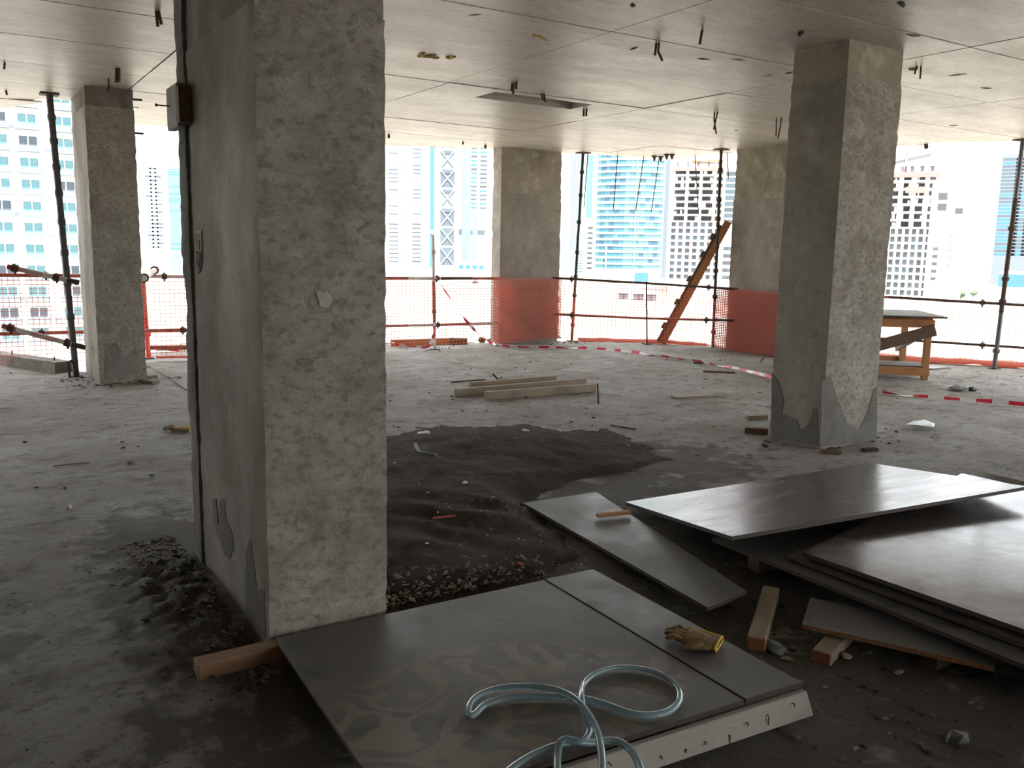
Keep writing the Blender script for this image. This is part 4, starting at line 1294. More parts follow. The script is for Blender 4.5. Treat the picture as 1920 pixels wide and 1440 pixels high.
for k, (x, y, rx, hh, lb) in enumerate(((985, 634, .75, .14, 'dirt bank piled against the distant netted column'), (1300, 656, 1.0, .05, 'low dirt bank below the corner of the guard rail'))):
    p = at(x, y, 0)
    mb_ = MB(); n = 22
    vs = [(p.x, p.y, hh)]
    fs = []
    for ring in range(1, 6):
        for i in range(n):
            a = 2 * math.pi * i / n
            rr_ = ring / 5
            vs.append((p.x + rx * rr_ * math.cos(a) * (1 if k == 0 else .7), p.y + .32 * rr_ * math.sin(a) * (1 if k == 0 else 1.8),
                       hh * (1 - rr_ ** 1.5) * (1 + .5 * noise.noise(Vector((math.cos(a) * rr_ * 4, math.sin(a) * rr_ * 4, k)))) - .01 * (ring == 5)))
    fs = [(0, 1 + i, 1 + (i + 1) % n) for i in range(n)]
    for ring in range(4):
        for i in range(n):
            a = 1 + ring * n
            fs.append((a + i, a + n + i, a + n + (i + 1) % n, a + (i + 1) % n))
    tag(mb_.add(vs, fs).build('dirt_bank', MAT['sand' if k == 0 else 'mortar'], None, True), lb, 'dirt', kind='stuff')

# leaning plank with cleats
root = empty('leaning_plank', at(1240, 645, 0), 'cleated brown plank leaning from the floor up to the far right column', 'plank')
q0 = at(1242, 645, 0); q0 = Vector((9.72, 10.68, .02)); q1 = Vector((10.13, 9.76, 0)); q1.z = atd(1370, 415, math.hypot(q1.x, q1.y)).z
nrm_ = Vector((math.sin(YAW), math.cos(YAW), 0))
seat(MB().beam(q0, q1, .05, .11, nrm_.cross(q1 - q0)).build('board', MAT['timber_orange']), root)
dd_ = (q1 - q0).normalized(); side = nrm_.cross(dd_).normalized()
if side.x > 0: side = -side
seat(MB().beam(q0 + side * .075, q1 + side * .07 - dd_ * .1, .04, .05, side).build('side_board', MAT['timber_dark']), root)
for t in (.13, .33, .52, .72, .86):
    p = q0.lerp(q1, t) + side * .11
    seat(MB().beam(p - dd_ * .05, p + dd_ * .05, .05, .06, side).build('cleat', MAT['timber_dark']), root)

# workbench
W0 = Vector((10.02, 6.20, 0)); wu = Vector((-.74, .67, 0)).normalized(); wv = Vector((.67, .74, 0)).normalized()
wb = empty('workbench', W0, 'rough timber workbench with grey plywood top behind the big column', 'workbench')
TW, TD, TH = 1.6, 1.15, .78
for (u, v) in ((.04, .04), (TW - .1, .04), (.04, TD - .05), (TW - .1, TD - .05)):
    p = W0 + wu * u + wv * v
    seat(bevel(MB().beam(p, p + Vector((0, 0, TH - .03)), .07, .075, wu).build('leg', MAT['timber_orange'])), wb)
for v, z, h, nm_ in ((.0, TH - .09, .10, 'apron'), (TD, TH - .09, .10, 'apron'), (.0, .10, .10, 'rail'), (TD, .12, .08, 'rail')):
    a = W0 + wv * v + Vector((0, 0, z)); b = a + wu * TW
    seat(bevel(MB().beam(a, b, .035, h).build(nm_, MAT['timber_orange'])), wb)
for u in (.0, TW - .06):
    a = W0 + wu * u + Vector((0, 0, TH - .09))
    seat(bevel(MB().beam(a, a + wv * TD, .035, .09).build('apron', MAT['timber_orange'])), wb)
a = W0 - wv * .035 + Vector((0, 0, .62))
seat(bevel(MB().beam(a - wu * .02, a + wu * 1.25 + Vector((0, 0, -.42)), .03, .14).build('diagonal_brace', MAT['timber_dark'])), wb)
a = W0 + wv * (TD + .03) + Vector((0, 0, .25))
seat(bevel(MB().beam(a + wu * .1, W0 + Vector((0, 0, .60)) + wu * .05, .04, .06).build('side_brace', MAT['timber'])), wb)
a = W0 + Vector((0, 0, TH)) - wu * .14 - wv * .05
seat(MB().slab([a, a + wu * (TW + .2), a + wu * (TW + .2) + wv * (TD + .12), a + wv * (TD + .12)], .02, 0, 1).build('bench_top', [MAT['mortar'], MAT['film_edge']]), wb)
a = W0 + Vector((0, 0, .16)) + wv * .05
seat(MB().slab([a, a + wu * TW, a + wu * TW + wv * .5, a + wv * .5], .02, 0, 1).build('shelf', [MAT['mortar'], MAT['film_edge']]), wb)
sq_timber(1748, 694, 1782, 691, .25, .02, MAT['film_grey'], 'thin dark board flat on floor beyond the workbench', name='plank', cat='plank')


# ------------------------------------------------------------------ orange netting and barrier tape
def net(path, z0s, z1s, du, dv, w, label, seed, sway=.03, cat='net', knot=0.0):
    """real strands: verticals and horizontals along a plan path"""
    P = [Vector((p[0], p[1], 0)) for p in path]
    L_ = [0]
    for a, b in zip(P, P[1:]): L_.append(L_[-1] + (b - a).length)

    def pos(s):
        s = min(max(s, 0), L_[-1] - 1e-6)
        for k in range(len(P) - 1):
            if s <= L_[k + 1]:
                t = (s - L_[k]) / (L_[k + 1] - L_[k])
                d = (P[k + 1] - P[k]).normalized()
                return P[k].lerp(P[k + 1], t), Vector((d.y, -d.x, 0)), z0s[k] + (z0s[k + 1] - z0s[k]) * t, z1s[k] + (z1s[k + 1] - z1s[k]) * t
    nu = max(2, int(L_[-1] / du)); nv = max(2, int(1.0 / dv))
    G = []
    for i in range(nu + 1):
        s = L_[-1] * i / nu
        p, nn, z0, z1 = pos(s)
        row = []
        for j in range(nv + 1):
            t = j / nv
            f = math.sin(t * math.pi)
            k = noise.noise(Vector((s * 1.1, t * 2, seed))) * sway * f + noise.noise(Vector((s * 4, t * 5, seed))) * sway * .4 * f
            sag = noise.noise(Vector((s * .7, seed, 1))) * .02 * (t)
            row.append(p + nn * k + Vector((0, 0, z0 + (z1 - z0) * t - abs(sag))))
        G.append(row)
    vs, fs = [], []

    def strand(pts, wd, up):
        b = len(vs)
        for p in pts:
            for q in (up * wd, Vector((0, 0, 0)) + up.cross(Vector((.7, -.7, .3))).normalized() * wd * .6, -up * wd):
                vs.append(tuple(p + q))
        for i in range(len(pts) - 1):
            a = b + i * 3
            for k in range(3):
                fs.append((a + k, a + (k + 1) % 3, a + 3 + (k + 1) % 3, a + 3 + k))
    for i in range(nu + 1):
        strand([G[i][j] for j in range(0, nv + 1, 2)] + ([G[i][nv]] if nv % 2 else []), w / 2, Vector((math.cos(.6), -math.sin(.6), 0)))
    for j in range(nv + 1):
        strand([G[i][j] for i in range(0, nu + 1, 2)] + ([G[nu][j]] if nu % 2 else []), w / 2 * 1.1, Vector((0, 0, 1)))
    if knot:
        for i in range(nu + 1):
            for j in range(nv + 1):
                p = G[i][j]; b = len(vs)
                a_ = Vector((math.cos(.6), -math.sin(.6), 0)) * knot; c_k = Vector((0, 0, knot * .7))
                vs += [tuple(p + a_), tuple(p + c_k), tuple(p - a_), tuple(p - c_k)]
                fs.append((b, b + 1, b + 2, b + 3))
    o = MB().add(vs, fs).build('safety_net', MAT['net'])
    return tag(o, label, cat, kind='stuff')


net([(-.6, 12.0), (2.05, 11.82)], [.02, .05], [1.09, 1.08], .06, .05, .0062, 'orange safety net behind the left column and kerb', 1, knot=.0095)
net([(2.08, 11.80), (4.0, 11.62)], [.06, .06], [1.06, 1.05], .06, .05, .0062, 'orange safety net between left and near columns', 2, knot=.0095)
net([(3.6, 11.54), (7.12, 11.6)], [.07, .07], [1.03, 1.03], .06, .045, .0062, 'orange safety net between near and distant columns', 3, knot=.0095)
for k, off in enumerate((0, .05)):
    net([(7.05, 11.60 - off), (8.36, 11.70 - off)], [.10 - .06 * k, .08], [1.04, 1.03], .030, .027, .0085, ('front' if k else 'rear') + ' folded orange net layer hung across the distant column', 4 + k, .015)
net([(8.36, 11.66), (9.50, 10.87)], [.03, .02], [1.01, .99], .06, .045, .0062, 'orange safety net in front of the blue tower', 6, knot=.0095)
net([(9.52, 10.84), (10.02, 9.78)], [.02, .02], [.98, .97], .06, .045, .0062, 'orange safety net in front of the unfinished tower', 7, knot=.0095)
for k, off in enumerate((0, .05)):
    net([(10.0, 9.82), (10.12 - off, 9.66), (10.13 - off, 8.5)], [.02, .02, .02], [.97, .96, .93], .030, .027, .0085, ('front' if k else 'rear') + ' folded orange net layer across the far right column', 8 + k, .015)
net([(10.5, 8.45), (12.02, 6.55), (12.9, 5.4)], [.03, .02, .02], [.90, .87, .85], .07, .055, .005, 'orange safety net behind the workbench', 11, knot=.008)


def net_roll(pts, r, label):
    mb_ = MB(); P = []
    for a, b in zip(pts, pts[1:]):
        for i in range(8):
            q = Vector(a).lerp(Vector(b), i / 8)
            P.append(q + Vector((rnd.uniform(-.01, .01), rnd.uniform(-.01, .01), rnd.uniform(-.006, .008))))
    P.append(Vector(pts[-1]))
    tag(mb_.tube(P, [r * rnd.uniform(.75, 1.2) for _ in P], 7, flat=.6).build('net_roll', MAT['net']), label, 'net')


net_roll([(10.35, 9.0, .04), (11.2, 7.9, .05), (12.0, 6.75, .05), (12.7, 5.8, .05)], .075, 'rolled orange net hem along floor behind the workbench')
net_roll([(8.7, 11.62, .03), (9.55, 11.05, .04), (10.1, 10.05, .04)], .055, 'rolled orange net hem along the corner floor')
net_roll([(3.6, 11.8, .05), (5.2, 11.9, .05)], .035, 'rolled orange net hem right of the near column')
net_roll([(2.12, 11.78, .05), (2.9, 11.7, .04)], .03, 'rolled orange net hem between left and near columns')
net_roll([(-.1, 12.5, .15), (.42, 12.42, .15)], .04, 'orange net scrap draped over the kerb at left')


def tape(pts, label, w=.042, seg=.15):
    P = [Vector(p) for p in pts]
    S = []
    for i in range(len(P) - 1):
        a, b, c, d = P[max(0, i - 1)], P[i], P[i + 1], P[min(len(P) - 1, i + 2)]
        m_ = max(2, int((c - b).length / .05))
        for s in range(m_):
            t = s / m_
            S.append(.5 * ((2 * b) + (c - a) * t + (2 * a - 5 * b + 4 * c - d) * t * t + (3 * b - a - 3 * c + d) * t ** 3))
    S.append(P[-1])
    vs, fs, mi = [], [], []
    dist = 0
    for i, p in enumerate(S):
        d = (S[min(i + 1, len(S) - 1)] - S[max(i - 1, 0)]).normalized()
        if i: dist += (p - S[i - 1]).length
        tw = 1.1 * math.sin(dist * 2.3) + .4 * math.sin(dist * 7)
        a = d.cross(Vector((0, 0, 1))).normalized(); b = a.cross(d)
        sd = (a * math.cos(tw) + b * math.sin(tw)) * w / 2
        lift = Vector((0, 0, abs(sd.z)))
        nrm = d.cross(sd).normalized() * .0006
        vs += [p + sd + lift + nrm, p - sd + lift + nrm, p - sd + lift - nrm, p + sd + lift - nrm]
        if i:
            for k in range(4):
                fs.append(((i - 1) * 4 + k, (i - 1) * 4 + (k + 1) % 4, i * 4 + (k + 1) % 4, i * 4 + k))
                mi.append(int(dist / seg) % 2)
    return tag(MB().add(vs, fs, mi).build('barrier_tape', [MAT['tape_red'], MAT['tape_white']]), label, 'tape')


D8 = math.hypot(5.99, 11.5)
tape([atd(815, 518, D8), atd(845, 562, D8 - .15), atd(880, 610, D8 - .4), at(915, 641, .03), at(945, 650, .015), at(1000, 653, .01), at(1100, 654, .01), at(1170, 660, .01), at(1250, 671, .01), at(1340, 685, .01), at(1400, 697, .01), at(1450, 710, .01), at(1560, 726, .01),
      at(1655, 738, .01), at(1740, 746, .01), at(1830, 753, .01), at(1925, 762, .01), at(2050, 772, .01)], 'red and white barrier tape running down from the guard post across the floor')
tape([at(735, 643, .10), at(745, 648, .02), at(790, 653, .01), at(803, 651, .03), atd(813, 630, D8 - .1), atd(815, 605, D8 - .06)], 'short red and white tape end looped at the guard post foot')
tape([at(283, 659, .02), at(310, 658, .01), at(335, 659, .01), at(360, 655, .03)], 'red tape scrap at the foot of the kick rail')

# ------------------------------------------------------------------ outside: ground and buildings
GZ = -12.0
MAT['sandground'] = layered('pale_building_ground', [(.36, .33, .285), ((.29, .26, .22), .03, (1, 1, 1), .4, .65, 8, 3), ((.42, .395, .35), .015, (1, 1, 1), .5, .7, 8, 2), ((.25, .22, .19), .12, (1, 3, 1), .64, .7, 6, 6)], rough=(.9, 1), bump=0, spec=.1)
g = MB(); N = 48
g.add([(0, 0, GZ)] + [(3500 * math.cos(2 * math.pi * i / N), 3500 * math.sin(2 * math.pi * i / N), GZ) for i in range(N)], [(0, 1 + i, 1 + (i + 1) % N) for i in range(N)])
tag(g.build('ground', MAT['sandground']), kind='structure')

def fac(name, c, r=.5, s=.5):
    return plain(name, c, r, 0, .04, .2, 0, s)
MAT['b_white'] = fac('white_render', (.80, .79, .77))
MAT['b_cream'] = fac('cream_render', (.70, .66, .60))
MAT['b_grey'] = fac('grey_concrete_far', (.12, .12, .135), .6, .2)
MAT['b_pale'] = fac('pale_grey_cladding', (.15, .18, .21), .6, .2)
MAT['g_blue'] = fac('blue_glass', (.062, .16, .225), .2, .25)
MAT['g_cyan'] = fac('cyan_glass', (.11, .235, .265), .2, .25)
MAT['g_deep'] = fac('deep_blue_glass', (.05, .10, .15), .2, .25)
MAT['g_dark'] = fac('dark_opening', (.075, .077, .09), .6, .1)
MAT['g_grey'] = fac('grey_glass', (.075, .08, .09), .5, .2)
MAT['g_slate'] = fac('slate_glass', (.085, .11, .13), .3, .2)
MAT['b_orange'] = fac('orange_formwork', (.30, .13, .05))
MAT['b_red'] = fac('red_formwork', (.36, .15, .14))
MAT['tree'] = plain('tree_green', (.10, .15, .08), .8, 0, .3, .5)


def az(px, py=470):
    d = ray(px, py)
    return math.atan2(d[0], d[1])


class Bld:
    """a building standing on the ground, facade toward the site"""
    def __init__(s, name, L_, R_, top, dist, depth, label, turn=0.0, cat='building', wallmat='b_white', ymid=430, body=True):
        aL, aR = az(L_, ymid), az(R_, ymid)
        am = (aL + aR) / 2
        s.W = 2 * dist * math.tan((aR - aL) / 2) / math.cos(turn) if abs(turn) < .9 else 2 * dist * math.tan((aR - aL) / 2)
        s.dist, s.depth = dist, depth
        px = (L_ + R_) / 2
        s.Z = atd(px, top, dist).z - GZ
        s.root = empty(name, (dist * math.sin(am), dist * math.cos(am), GZ), label, cat, rz=-am + turn)
        s.zero = 0
        if body: s.part('wall', MB().box(-s.W / 2, s.W / 2, 0, depth, 0, s.Z), wallmat)

    def zpx(s, py, px):
        return atd(px, py, s.dist).z - GZ

    def part(s, name, mb_, mat):
        return mb_.build(name, [MAT[m] for m in mat] if isinstance(mat, (tuple, list)) else MAT[mat], s.root)

    def windows(s, xs, zs, w_, h_, mats, frame=None, name='window', sink=.12, skip=None, ledge=None):
        meshes = []
        for m in mats:
            mb_ = MB().box(-w_ / 2, w_ / 2, -.02 - sink * 0, .05, 0, h_)
            meshes.append(mb_.mesh('window', MAT[m]))
        fr = None
        if frame:
            t = .14
            f_ = MB().box(-w_ / 2 - t, w_ / 2 + t, -.12, .0, -t, 0).box(-w_ / 2 - t, w_ / 2 + t, -.12, 0, h_, h_ + t).box(-w_ / 2 - t, -w_ / 2, -.12, 0, 0, h_).box(w_ / 2, w_ / 2 + t, -.12, 0, 0, h_).box(-.06, .06, -.1, 0, 0, h_)
            fr = f_.mesh('window_frame', MAT[frame])
        for i, x in enumerate(xs):
            for j, z in enumerate(zs):
                if skip and skip(i, j): continue
                o = put(name, meshes[rnd.randrange(len(meshes))], s.root); o.location = (x, -.01, z)
                if fr:
                    q = put('window_frame', fr, o)


# left apartment block
b = Bld('apartment_block', -260, 175, 40, 112, 16, 'white apartment block with blue windows and small balconies at far left', turn=.06)
pit = (b.zpx(371, 50) - b.zpx(411.5, 50))
def bx(px): return (math.tan(az(px, 400) - az(-42, 430))) * 112
zs = [b.zpx(470, 50) - 0.55 + pit * k for k in range(-4, 9)]
xs = [bx(50) - 3.05 * 5 * 0 + d for d in (-19.3 + 0, -15.9, -12.6, -9.2, -5.9, -2.9, 0, 3.9 - .4, 6.6)]
b.windows(xs, zs, 1.75, 1.25, ['g_cyan', 'g_cyan', 'g_cyan', 'g_slate'], frame='b_white')
bal = MB().box(-1.15, 1.15, -.75, 0, -.45, -.30).box(-1.15, 1.15, -.75, -.70, -.3, .22).mesh('balcony', [MAT['b_pale']])
for x in xs:
    for z in zs:
        o = put('balcony', bal, b.root); o.location = (x, -.02, z)
blk_ = MB().box(-.3, .3, -.35, 0, 0, .35).mesh('air_unit', [MAT['b_pale']])
for i, x in enumerate(xs):
    for j, z in enumerate(zs):
        if (i * 7 + j * 3) % 4 == 0:
            o = put('air_unit', blk_, b.root); o.location = (x - 1.6, -.02, z - .3)


def rows(b_, px0, px1, y0, y1, pitch_px, w_, h_, mats, ncol=None, gaps=(), name='window'):
    """windows between pixel columns px0..px1 measured once at the facade, evenly spaced in metres"""
    am = az((px0 + px1) / 2, 430)
    root_am = math.atan2(b_.root.location.x, b_.root.location.y)
    X = lambda px: b_.dist * math.tan(az(px, 430) - root_am)
    n = ncol or max(1, int((X(px1) - X(px0)) / (w_ * 1.35)))
    xs_ = [X(px0) + w_ / 2 + (X(px1) - X(px0) - w_) * (k / (n - 1) if n > 1 else .5) for k in range(n)]
    ztop, zbot = b_.zpx(y0, (px0 + px1) / 2), b_.zpx(y1, (px0 + px1) / 2)
    m_ = int(round((y1 - y0) / pitch_px))
    zs_ = [zbot + (ztop - zbot) * k / max(1, m_) for k in range(m_ + 1)]
    b_.windows(xs_, zs_, w_, h_, mats, name=name, skip=(lambda i, j: (m_ - j) in gaps))


# towers between left and near columns
b = Bld('tower_block', 268, 312, 300, 520, 25, 'pale slender tower left of the blue-grey one, seen beside the near column')
rows(b, 276, 306, 318, 465, 7.5, 3.2, 1.0, ['b_pale', 'g_slate', 'b_pale'], 3)
b.part('roof_block', MB().box(-5, 5, 4, 16, b.Z, b.Z + 5), 'b_white')
b = Bld('tower_block', 318, 352, 312, 480, 25, 'blue-grey glass tower against the left edge of the near column', wallmat='b_pale')
rows(b, 322, 350, 320, 468, 4.5, 8.5, .75, ['g_cyan', 'g_blue'], 1, name='glass_band')
# towers between near and distant columns
b = Bld('tower_block', 716, 803, 180, 430, 25, 'broad white tower with many window rows right beside the near column')
rows(b, 728, 748, 196, 403, 7.7, 4.6, .8, ['g_slate', 'b_pale'], 1)
rows(b, 728, 748, 422, 492, 7.7, 4.6, .8, ['g_slate', 'g_grey'], 1)
rows(b, 757, 768, 196, 492, 7.7, 1.5, .7, ['b_pale'], 2)
rows(b, 774, 790, 196, 403, 7.7, 4.0, .8, ['g_slate', 'b_pale'], 1)
rows(b, 772, 790, 422, 492, 7.7, 4.4, .8, ['g_slate', 'g_grey'], 1)
b = Bld('tower_block', 806, 814, 150, 600, 8, 'thin blue glass tower left of the cross-braced tower', wallmat='g_blue')
b.part('base', MB().box(-b.W / 2 - .5, b.W / 2 + 1, -.5, 8, b.zpx(440, 810), b.zpx(430, 810)), 'b_pale')
b = Bld('braced_tower', 820, 857, 120, 400, 18, 'white tower with big diagonal cross bracing over blue glass')
Wd = b.W
for k in range(11):
    y1_, y0_ = 497 - 36.5 * k, 497 - 36.5 * k - 33
    z0_, z1_ = b.zpx(y1_, 838), b.zpx(y0_, 838)
    hw = Wd * .36
    b.part('glass_panel', MB().box(-hw, hw, -.3, .05, z0_, z1_), ['g_slate', 'g_slate', 'b_pale'][0 if k < 2 else (k % 2) * 2 if k < 5 else 2])
    b.part('brace', MB().beam((-hw, -.5, z0_), (hw, -.5, z1_), .4, .7, (0, 1, 0)), 'b_white')
    b.part('brace', MB().beam((hw, -.5, z0_), (-hw, -.5, z1_), .4, .7, (0, 1, 0)), 'b_white')
    if k >= 2: b.part('lintel_window', MB().box(-hw * .8, hw * .8, -.75, -.3, z1_ - 1.6, z1_ - .4), 'g_slate')
b = Bld('tower_block', 859, 926, 150, 450, 25, 'pale blue tower with dark window rows left of the distant column')
rows(b, 880, 912, 206, 392, 8.2, 3.6, 1.1, ['g_slate', 'g_blue', 'g_grey'], 2)
b.part('glass_strip', MB().box(-b.W * .40, -b.W * .15, -.3, .05, b.zpx(490, 880), b.Z), 'b_pale')
b.part('glass_strip', MB().box(-b.W * .1, b.W * .02, -.3, .05, b.zpx(490, 880), b.zpx(400, 880)), 'b_pale')
rows(b, 862, 872, 440, 441, 40, 4, 3, ['g_slate'], 1); rows(b, 876, 894, 440, 441, 40, 4.2, 2.6, ['g_blue', 'g_slate'], 2); rows(b, 896, 908, 440, 441, 40, 3.9, 2.6, ['g_slate'], 1)
rows(b, 861, 908, 504, 505, 40, 2.4, 2.2, ['g_slate', 'g_blue'], 4)
b = Bld('podium_block', 716, 930, 512, 375, 10, 'low white podium along the foot of the pale towers')
# right of the distant column
b = Bld('tower_block', 1040, 1066, 200, 640, 20, 'pale striped tower just right of the distant column', wallmat='b_white')
rows(b, 1044, 1062, 300, 480, 6, 2.2, .8, ['b_pale'], 2)
b = Bld('tower_block', 1066, 1090, 190, 560, 20, 'lavender grey ribbed tower behind the green prop', wallmat='b_pale')
for k in range(5):
    b.part('rib', MB().box(-b.W / 2 + b.W * (k + .3) / 5, -b.W / 2 + b.W * (k + .55) / 5, -.6, 0, 0, b.Z), 'b_white')
b = Bld('tower_block', 1097, 1109, 160, 620, 14, 'narrow teal glass tower behind the thin rod', wallmat='g_cyan')
b.part('foot', MB().box(-b.W / 2 - 1, b.W / 2 + 1, -1, 14, 0, b.zpx(410, 1102)), 'b_white')
b = Bld('office_block', 1046, 1098, 470, 520, 20, 'low greenish striped office block by the green prop')
for k in range(8):
    z = b.Z * (k + .5) / 8
    b.part('louvre_band', MB().box(-b.W / 2 + 1, b.W / 2 - 1, -.2, .05, z, z + b.Z / 30), 'g_cyan')
b = Bld('office_block', 1095, 1118, 420, 500, 20, 'white block with small dark windows left of the blue tower')
rows(b, 1101, 1113, 430, 505, 9.2, 2.9, 1.4, ['g_grey', 'g_slate'], 1)

# curved blue tower
def blue_tower():
    L_, R_, dist = 1117, 1244, 440
    aL, aR = az(L_, 400), az(R_, 400)
    am = (aL + aR) / 2
    W_ = 2 * dist * math.tan((aR - aL) / 2)
    r_ = W_ * .74
    half = math.asin(W_ / 2 / r_)
    root = empty('glass_tower', (dist * math.sin(am), dist * math.cos(am), GZ), 'curved blue glass tower with white floor bands', 'tower', rz=-am)
    zt_, zb_ = atd(1180, 215, dist).z - GZ, atd(1180, 508, dist).z - GZ
    pitch = (atd(1180, 400, dist).z - atd(1180, 411.6, dist).z)
    nfl = int((zt_ - zb_) / pitch) + 1

    def arc(r0, r1, z0, z1, a0, a1, n, mb_):
        vs, fs = [], []
        for i in range(n + 1):
            a = a0 + (a1 - a0) * i / n
            for rr_ in (r1, r0):
                for z in (z0, z1):
                    vs.append((rr_ * math.sin(a), r_ - rr_ * math.cos(a), z))
        for i in range(n):
            q = i * 4
            fs += [(q, q + 4, q + 5, q + 1), (q + 1, q + 5, q + 7, q + 3), (q + 3, q + 7, q + 6, q + 2), (q + 2, q + 6, q + 4, q)]
        fs += [(0, 1, 3, 2), (n * 4 + 2, n * 4 + 3, n * 4 + 1, n * 4)]
        return mb_.add(vs, fs)
    arc(r_ * .6, r_ - 1.0, 0, zb_, -half, half, 10, MB()).build('podium', MAT['b_white'], root)
    arc(r_ * .5, r_ - .6, zb_, zb_ + nfl * pitch, -half, half, 14, MB()).build('core', MAT['b_pale'], root)
    band = arc(r_ - 2, r_ + .25, 0, pitch * .30, -half * 1.01, half * 1.01, 18, MB()).mesh('floor_band', MAT['b_white'])
    for k in range(nfl + 1):
        o = put('floor_band', band, root); o.location = (0, 0, zb_ + k * pitch)
    npan = 14
    panes = {}
    for i in range(npan):
        a0, a1 = -half + 2 * half * i / npan, -half + 2 * half * (i + .97) / npan
        base = 'g_blue' if i < 6 else ('g_cyan' if i < 9 or i > 11 else 'g_blue')
        for c in ('g_blue', 'g_cyan', 'g_deep'):
            panes[(i, c)] = arc(r_ - .6, r_ - .15, pitch * .30, pitch, a0, a1, 2, MB()).mesh('pane', MAT[c])
    for k in range(nfl):
        for i in range(npan):
            u = rnd.random()
            base = 'g_blue' if i in (1, 2, 3, 4, 5) else 'g_cyan'
            c = base if u < .6 else rnd.choice(('g_blue', 'g_cyan', 'g_deep'))
            o = put('pane', panes[(i, c)], root); o.location = (0, 0, zb_ + k * pitch)
    q = -half + 2 * half * .57
    arc(r_ - .3, r_ + .3, zb_, zb_ + nfl * pitch, q, q + .03, 1, MB()).build('mullion', MAT['b_pale'], root)
    arc(r_ - .3, r_ + .3, zb_, zb_ + 4 * pitch, -half * .63, -half * .60, 1, MB()).build('mullion', MAT['b_white'], root)


blue_tower()
b = Bld('tower_block', 1243, 1252, 230, 470, 14, 'slim lavender slab squeezed between blue and unfinished towers', wallmat='b_pale')
b = Bld('low_block', 1118, 1240, 511, 400, 10, 'low white block at the foot of the blue tower')
b.part('entrance', MB().box(b.W * .12, b.W * .33, -.4, .05, 0, b.zpx(511, 1195)), 'g_blue')


def frame_tower(name, L_, R_, top, bottom, dist, depth, label, nb, nopen, ninf, pitch_px, winmat, topmat, redband, turn=0.0, side=0):
    b_ = Bld(name, L_, R_, top, dist, depth, label, turn=turn, body=False)
    xc = (L_ + R_) / 2
    pitch = b_.zpx(400, xc) - b_.zpx(400 + pitch_px, xc)
    z0_ = b_.zpx(bottom, xc)
    W_ = b_.W
    b_.part('podium', MB().box(-W_ / 2, W_ / 2, 0, depth, 0, z0_), 'b_white')
    n = ninf + nopen
    slab_ = MB().box(-W_ / 2 - .4, W_ / 2 + .4, -.4, depth, 0, .45).mesh('floor_slab', MAT['b_white'])
    colm = MB().box(-.5, .5, 0, 1, .45, pitch).mesh('pillar', MAT['b_cream'])
    back = MB().box(-W_ / 2, W_ / 2, depth * .35, depth * .4, .45, pitch).mesh('core_wall', MAT['b_grey'])
    infill = MB()
    cell = W_ / nb
    for k in range(n):
        z = z0_ + k * pitch
        o = put('floor_slab', slab_, b_.root); o.location = (0, 0, z)
        o = put('core_wall', back, b_.root); o.location = (0, 0, z)
        if k >= ninf:
            for i in range(0, nb + 1, 2):
                o = put('pillar', colm, b_.root); o.location = (-W_ / 2 + .5 + (W_ - 1) * i / nb, 0, z)
    inf = MB()
    for i in range(nb):
        x = -W_ / 2 + cell * i
        inf.box(x, x + cell * .19, 0, .4, .45, pitch).box(x + cell * .81, x + cell, 0, .4, .45, pitch)
        inf.box(x + cell * .19, x + cell * .81, 0, .4, .45, pitch * .28)
    infm = inf.mesh('infill_wall', MAT['b_white'])
    wins = [MB().box(-cell * .31, cell * .31, .2, .3, pitch * .28, pitch).mesh('window', MAT[m]) for m in winmat]
    for k in range(ninf):
        z = z0_ + k * pitch
        o = put('infill_wall', infm, b_.root); o.location = (0, 0, z)
        for i in range(nb):
            o = put('window', wins[rnd.randrange(len(wins))], b_.root); o.location = (-W_ / 2 + cell * (i + .5), 0, z)
    for k in range(ninf, n):
        for i in range(nb):
            if rnd.random() < .4:
                x = -W_ / 2 + cell * (i + rnd.uniform(.1, .5)); z = z0_ + k * pitch
                b_.part('block_wall', MB().box(x, x + cell * rnd.uniform(.25, .5), .6, .9, z + .45, z + pitch * rnd.uniform(.6, 1)), rnd.choice(('b_white', 'b_cream')))
    zt_ = z0_ + n * pitch
    o = put('floor_slab', slab_, b_.root); o.location = (0, 0, zt_)
    b_.part('formwork', MB().box(-W_ / 2 - .6, W_ / 2 + .6, -1, -.5, zt_ - .7, zt_ + .5), redband)
    b_.part('formwork', MB().box(-W_ / 2 * .3, W_ / 2 * .95, 0, depth * .5, zt_ + pitch * 1.1, zt_ + pitch * 1.35), topmat)
    for i in range(5):
        x = -W_ / 2 + W_ * (i + .5) / 5
        b_.part('pillar', MB().box(x - .4, x + .4, .5, 1.3, zt_ + .45, zt_ + pitch * 1.1), 'b_grey')
    for i in range(14):
        x = -W_ / 2 + W_ * (i + .5) / 14
        b_.part('starter_bar', MB().box(x - .06, x + .06, 1, 1.12, zt_ + .45, zt_ + pitch * rnd.uniform(.3, .6)), 'b_red')
    return b_, zt_, pitch


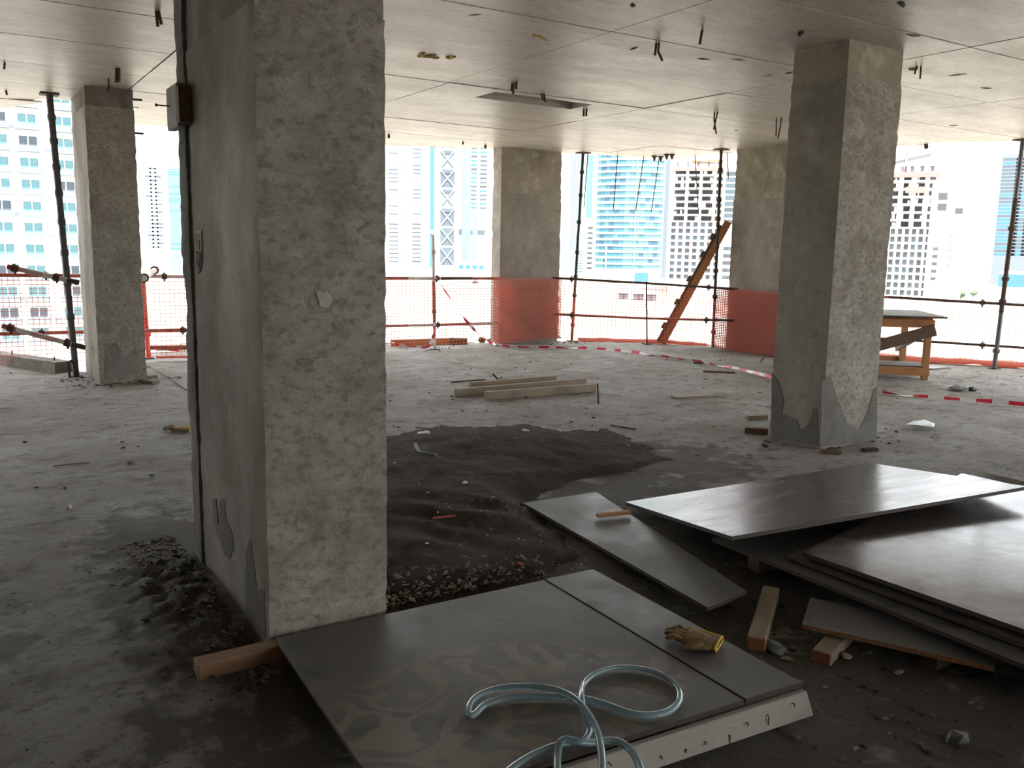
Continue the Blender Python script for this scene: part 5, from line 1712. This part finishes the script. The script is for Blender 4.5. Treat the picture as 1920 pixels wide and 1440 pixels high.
b, zt2, pit2 = frame_tower('unfinished_tower', 1256, 1352, 316, 527, 300, 20, 'unfinished concrete tower with orange formwork on top', 7, 8, 9, 12.4, ['g_grey', 'g_dark', 'g_slate'], 'b_orange', 'b_red')
b = Bld('office_block', 1352, 1392, 320, 330, 20, 'white block with dark windows between prop and far right column')
rows(b, 1360, 1376, 330, 420, 12, 4.5, 1.6, ['g_grey', 'g_slate'], 1)
rows(b, 1358, 1386, 470, 524, 13, 1.8, 1.4, ['g_grey', 'g_slate'], 3)
b, zt3, pit3 = frame_tower('unfinished_tower', 1655, 1748, 322, 558, 230, 14, 'unfinished tower with red netting right of the big column', 7, 7, 9, 14.5, ['g_grey', 'g_slate', 'g_dark'], 'b_cream', 'b_red')
b.part('red_netting', MB().box(-b.W * .1, b.W * .3, -.7, -.5, zt3 - 2.4 * pit3, zt3 - 1.6 * pit3), 'b_red')
b.part('hoist_mast', MB().box(b.W * .43, b.W * .48, -1.6, -.8, 0, zt3 - pit3), 'b_white')
b.part('crane_mast', MB().box(-b.W * .16, -b.W * .11, 2, 3, zt3, zt3 + 3.6 * pit3), 'b_red')
b.part('crane_arm', MB().beam((-b.W * .4, 2.5, zt3 + 1.6 * pit3), (b.W * .35, 2.5, zt3 + 2.6 * pit3), .5, .7), 'b_grey')
b = Bld('tower_block', 1749, 1812, 330, 262, 16, 'blank white tower wing joined to the unfinished tower at right')
rows(b, 1757, 1768, 375, 395, 20, 2.2, 1.9, ['g_grey'], 1); rows(b, 1790, 1800, 400, 401, 20, 1.9, 1.5, ['g_grey'], 1)
rows(b, 1753, 1762, 470, 526, 14, 1.3, .9, ['g_grey', 'g_slate'], 1); rows(b, 1780, 1790, 445, 500, 14, 1.1, .7, ['b_pale'], 1)
b.part('roof_edge', MB().box(-b.W / 2 - 1, b.W / 2 + 1, -1, 16, b.Z, b.Z + .8), 'b_cream')
b = Bld('tower_block', 1866, 2000, 288, 520, 30, 'blue-grey banded tower at the right edge behind the prop', wallmat='b_pale')
rows(b, 1868, 1985, 300, 480, 6.6, 9.5, 1.2, ['g_slate', 'g_blue', 'g_slate'], 4, name='glass_band')
b = Bld('low_block', 1882, 1990, 510, 330, 10, 'low building with blue roof band at the right edge')
b.part('roof_band', MB().box(-b.W / 2, b.W / 2, -.4, .1, b.Z * .45, b.Z * .9), 'g_blue')
# site huts and trees
for k, (x0, x1, y0, y1, lb) in enumerate(((1164, 1182, 551, 560, 'leftmost tiny dark site hut seen through the net'), (1192, 1212, 552, 561, 'middle tiny dark site hut seen through the net'), (1216, 1236, 553, 562, 'rightmost tiny dark site hut seen through the net'), (886, 898, 528, 536, 'tiny dark site hut before the podium'))):
    d = 13.5 / ((y1 - 471) / F)
    b = Bld('site_hut', x0, x1, y0, d, 3, lb, cat='hut', wallmat='b_grey')
    b.part('roof', MB().box(-b.W / 2 - .2, b.W / 2 + .2, -.2, 3.2, b.Z, b.Z + .15), 'b_pale')
    b.part('door', MB().box(-.3, .4, -.06, 0, 0, 1.5), 'g_dark')
for k, (px, py, h) in enumerate(((1802, 548, 2.6), (1826, 544, 2.2), (346, 648, 1.2))):
    d = 13.5 / ((py - 478) / F) if k < 2 else 13.5 / ((py - 455) / F)
    p = atd(px, py, d)
    t = empty('tree', (p.x, p.y, GZ), ('left one of two small green trees beyond the workbench', 'right one of two small green trees beyond the workbench', 'small green shrub far below the kick rail')[k], 'tree')
    cr = MB()
    for i in range(7):
        cr.rock((rnd.uniform(-1, 1) * h * .35, rnd.uniform(-1, 1) * h * .3, h * rnd.uniform(.5, .9)), h * .38, i, (1, 1, .9))
    cr.build('crown', MAT['tree'], t)
    MB().tube([(0, 0, 0), (0, 0, h * .6)], .15, 6).build('trunk', MAT['timber_dark'], t)
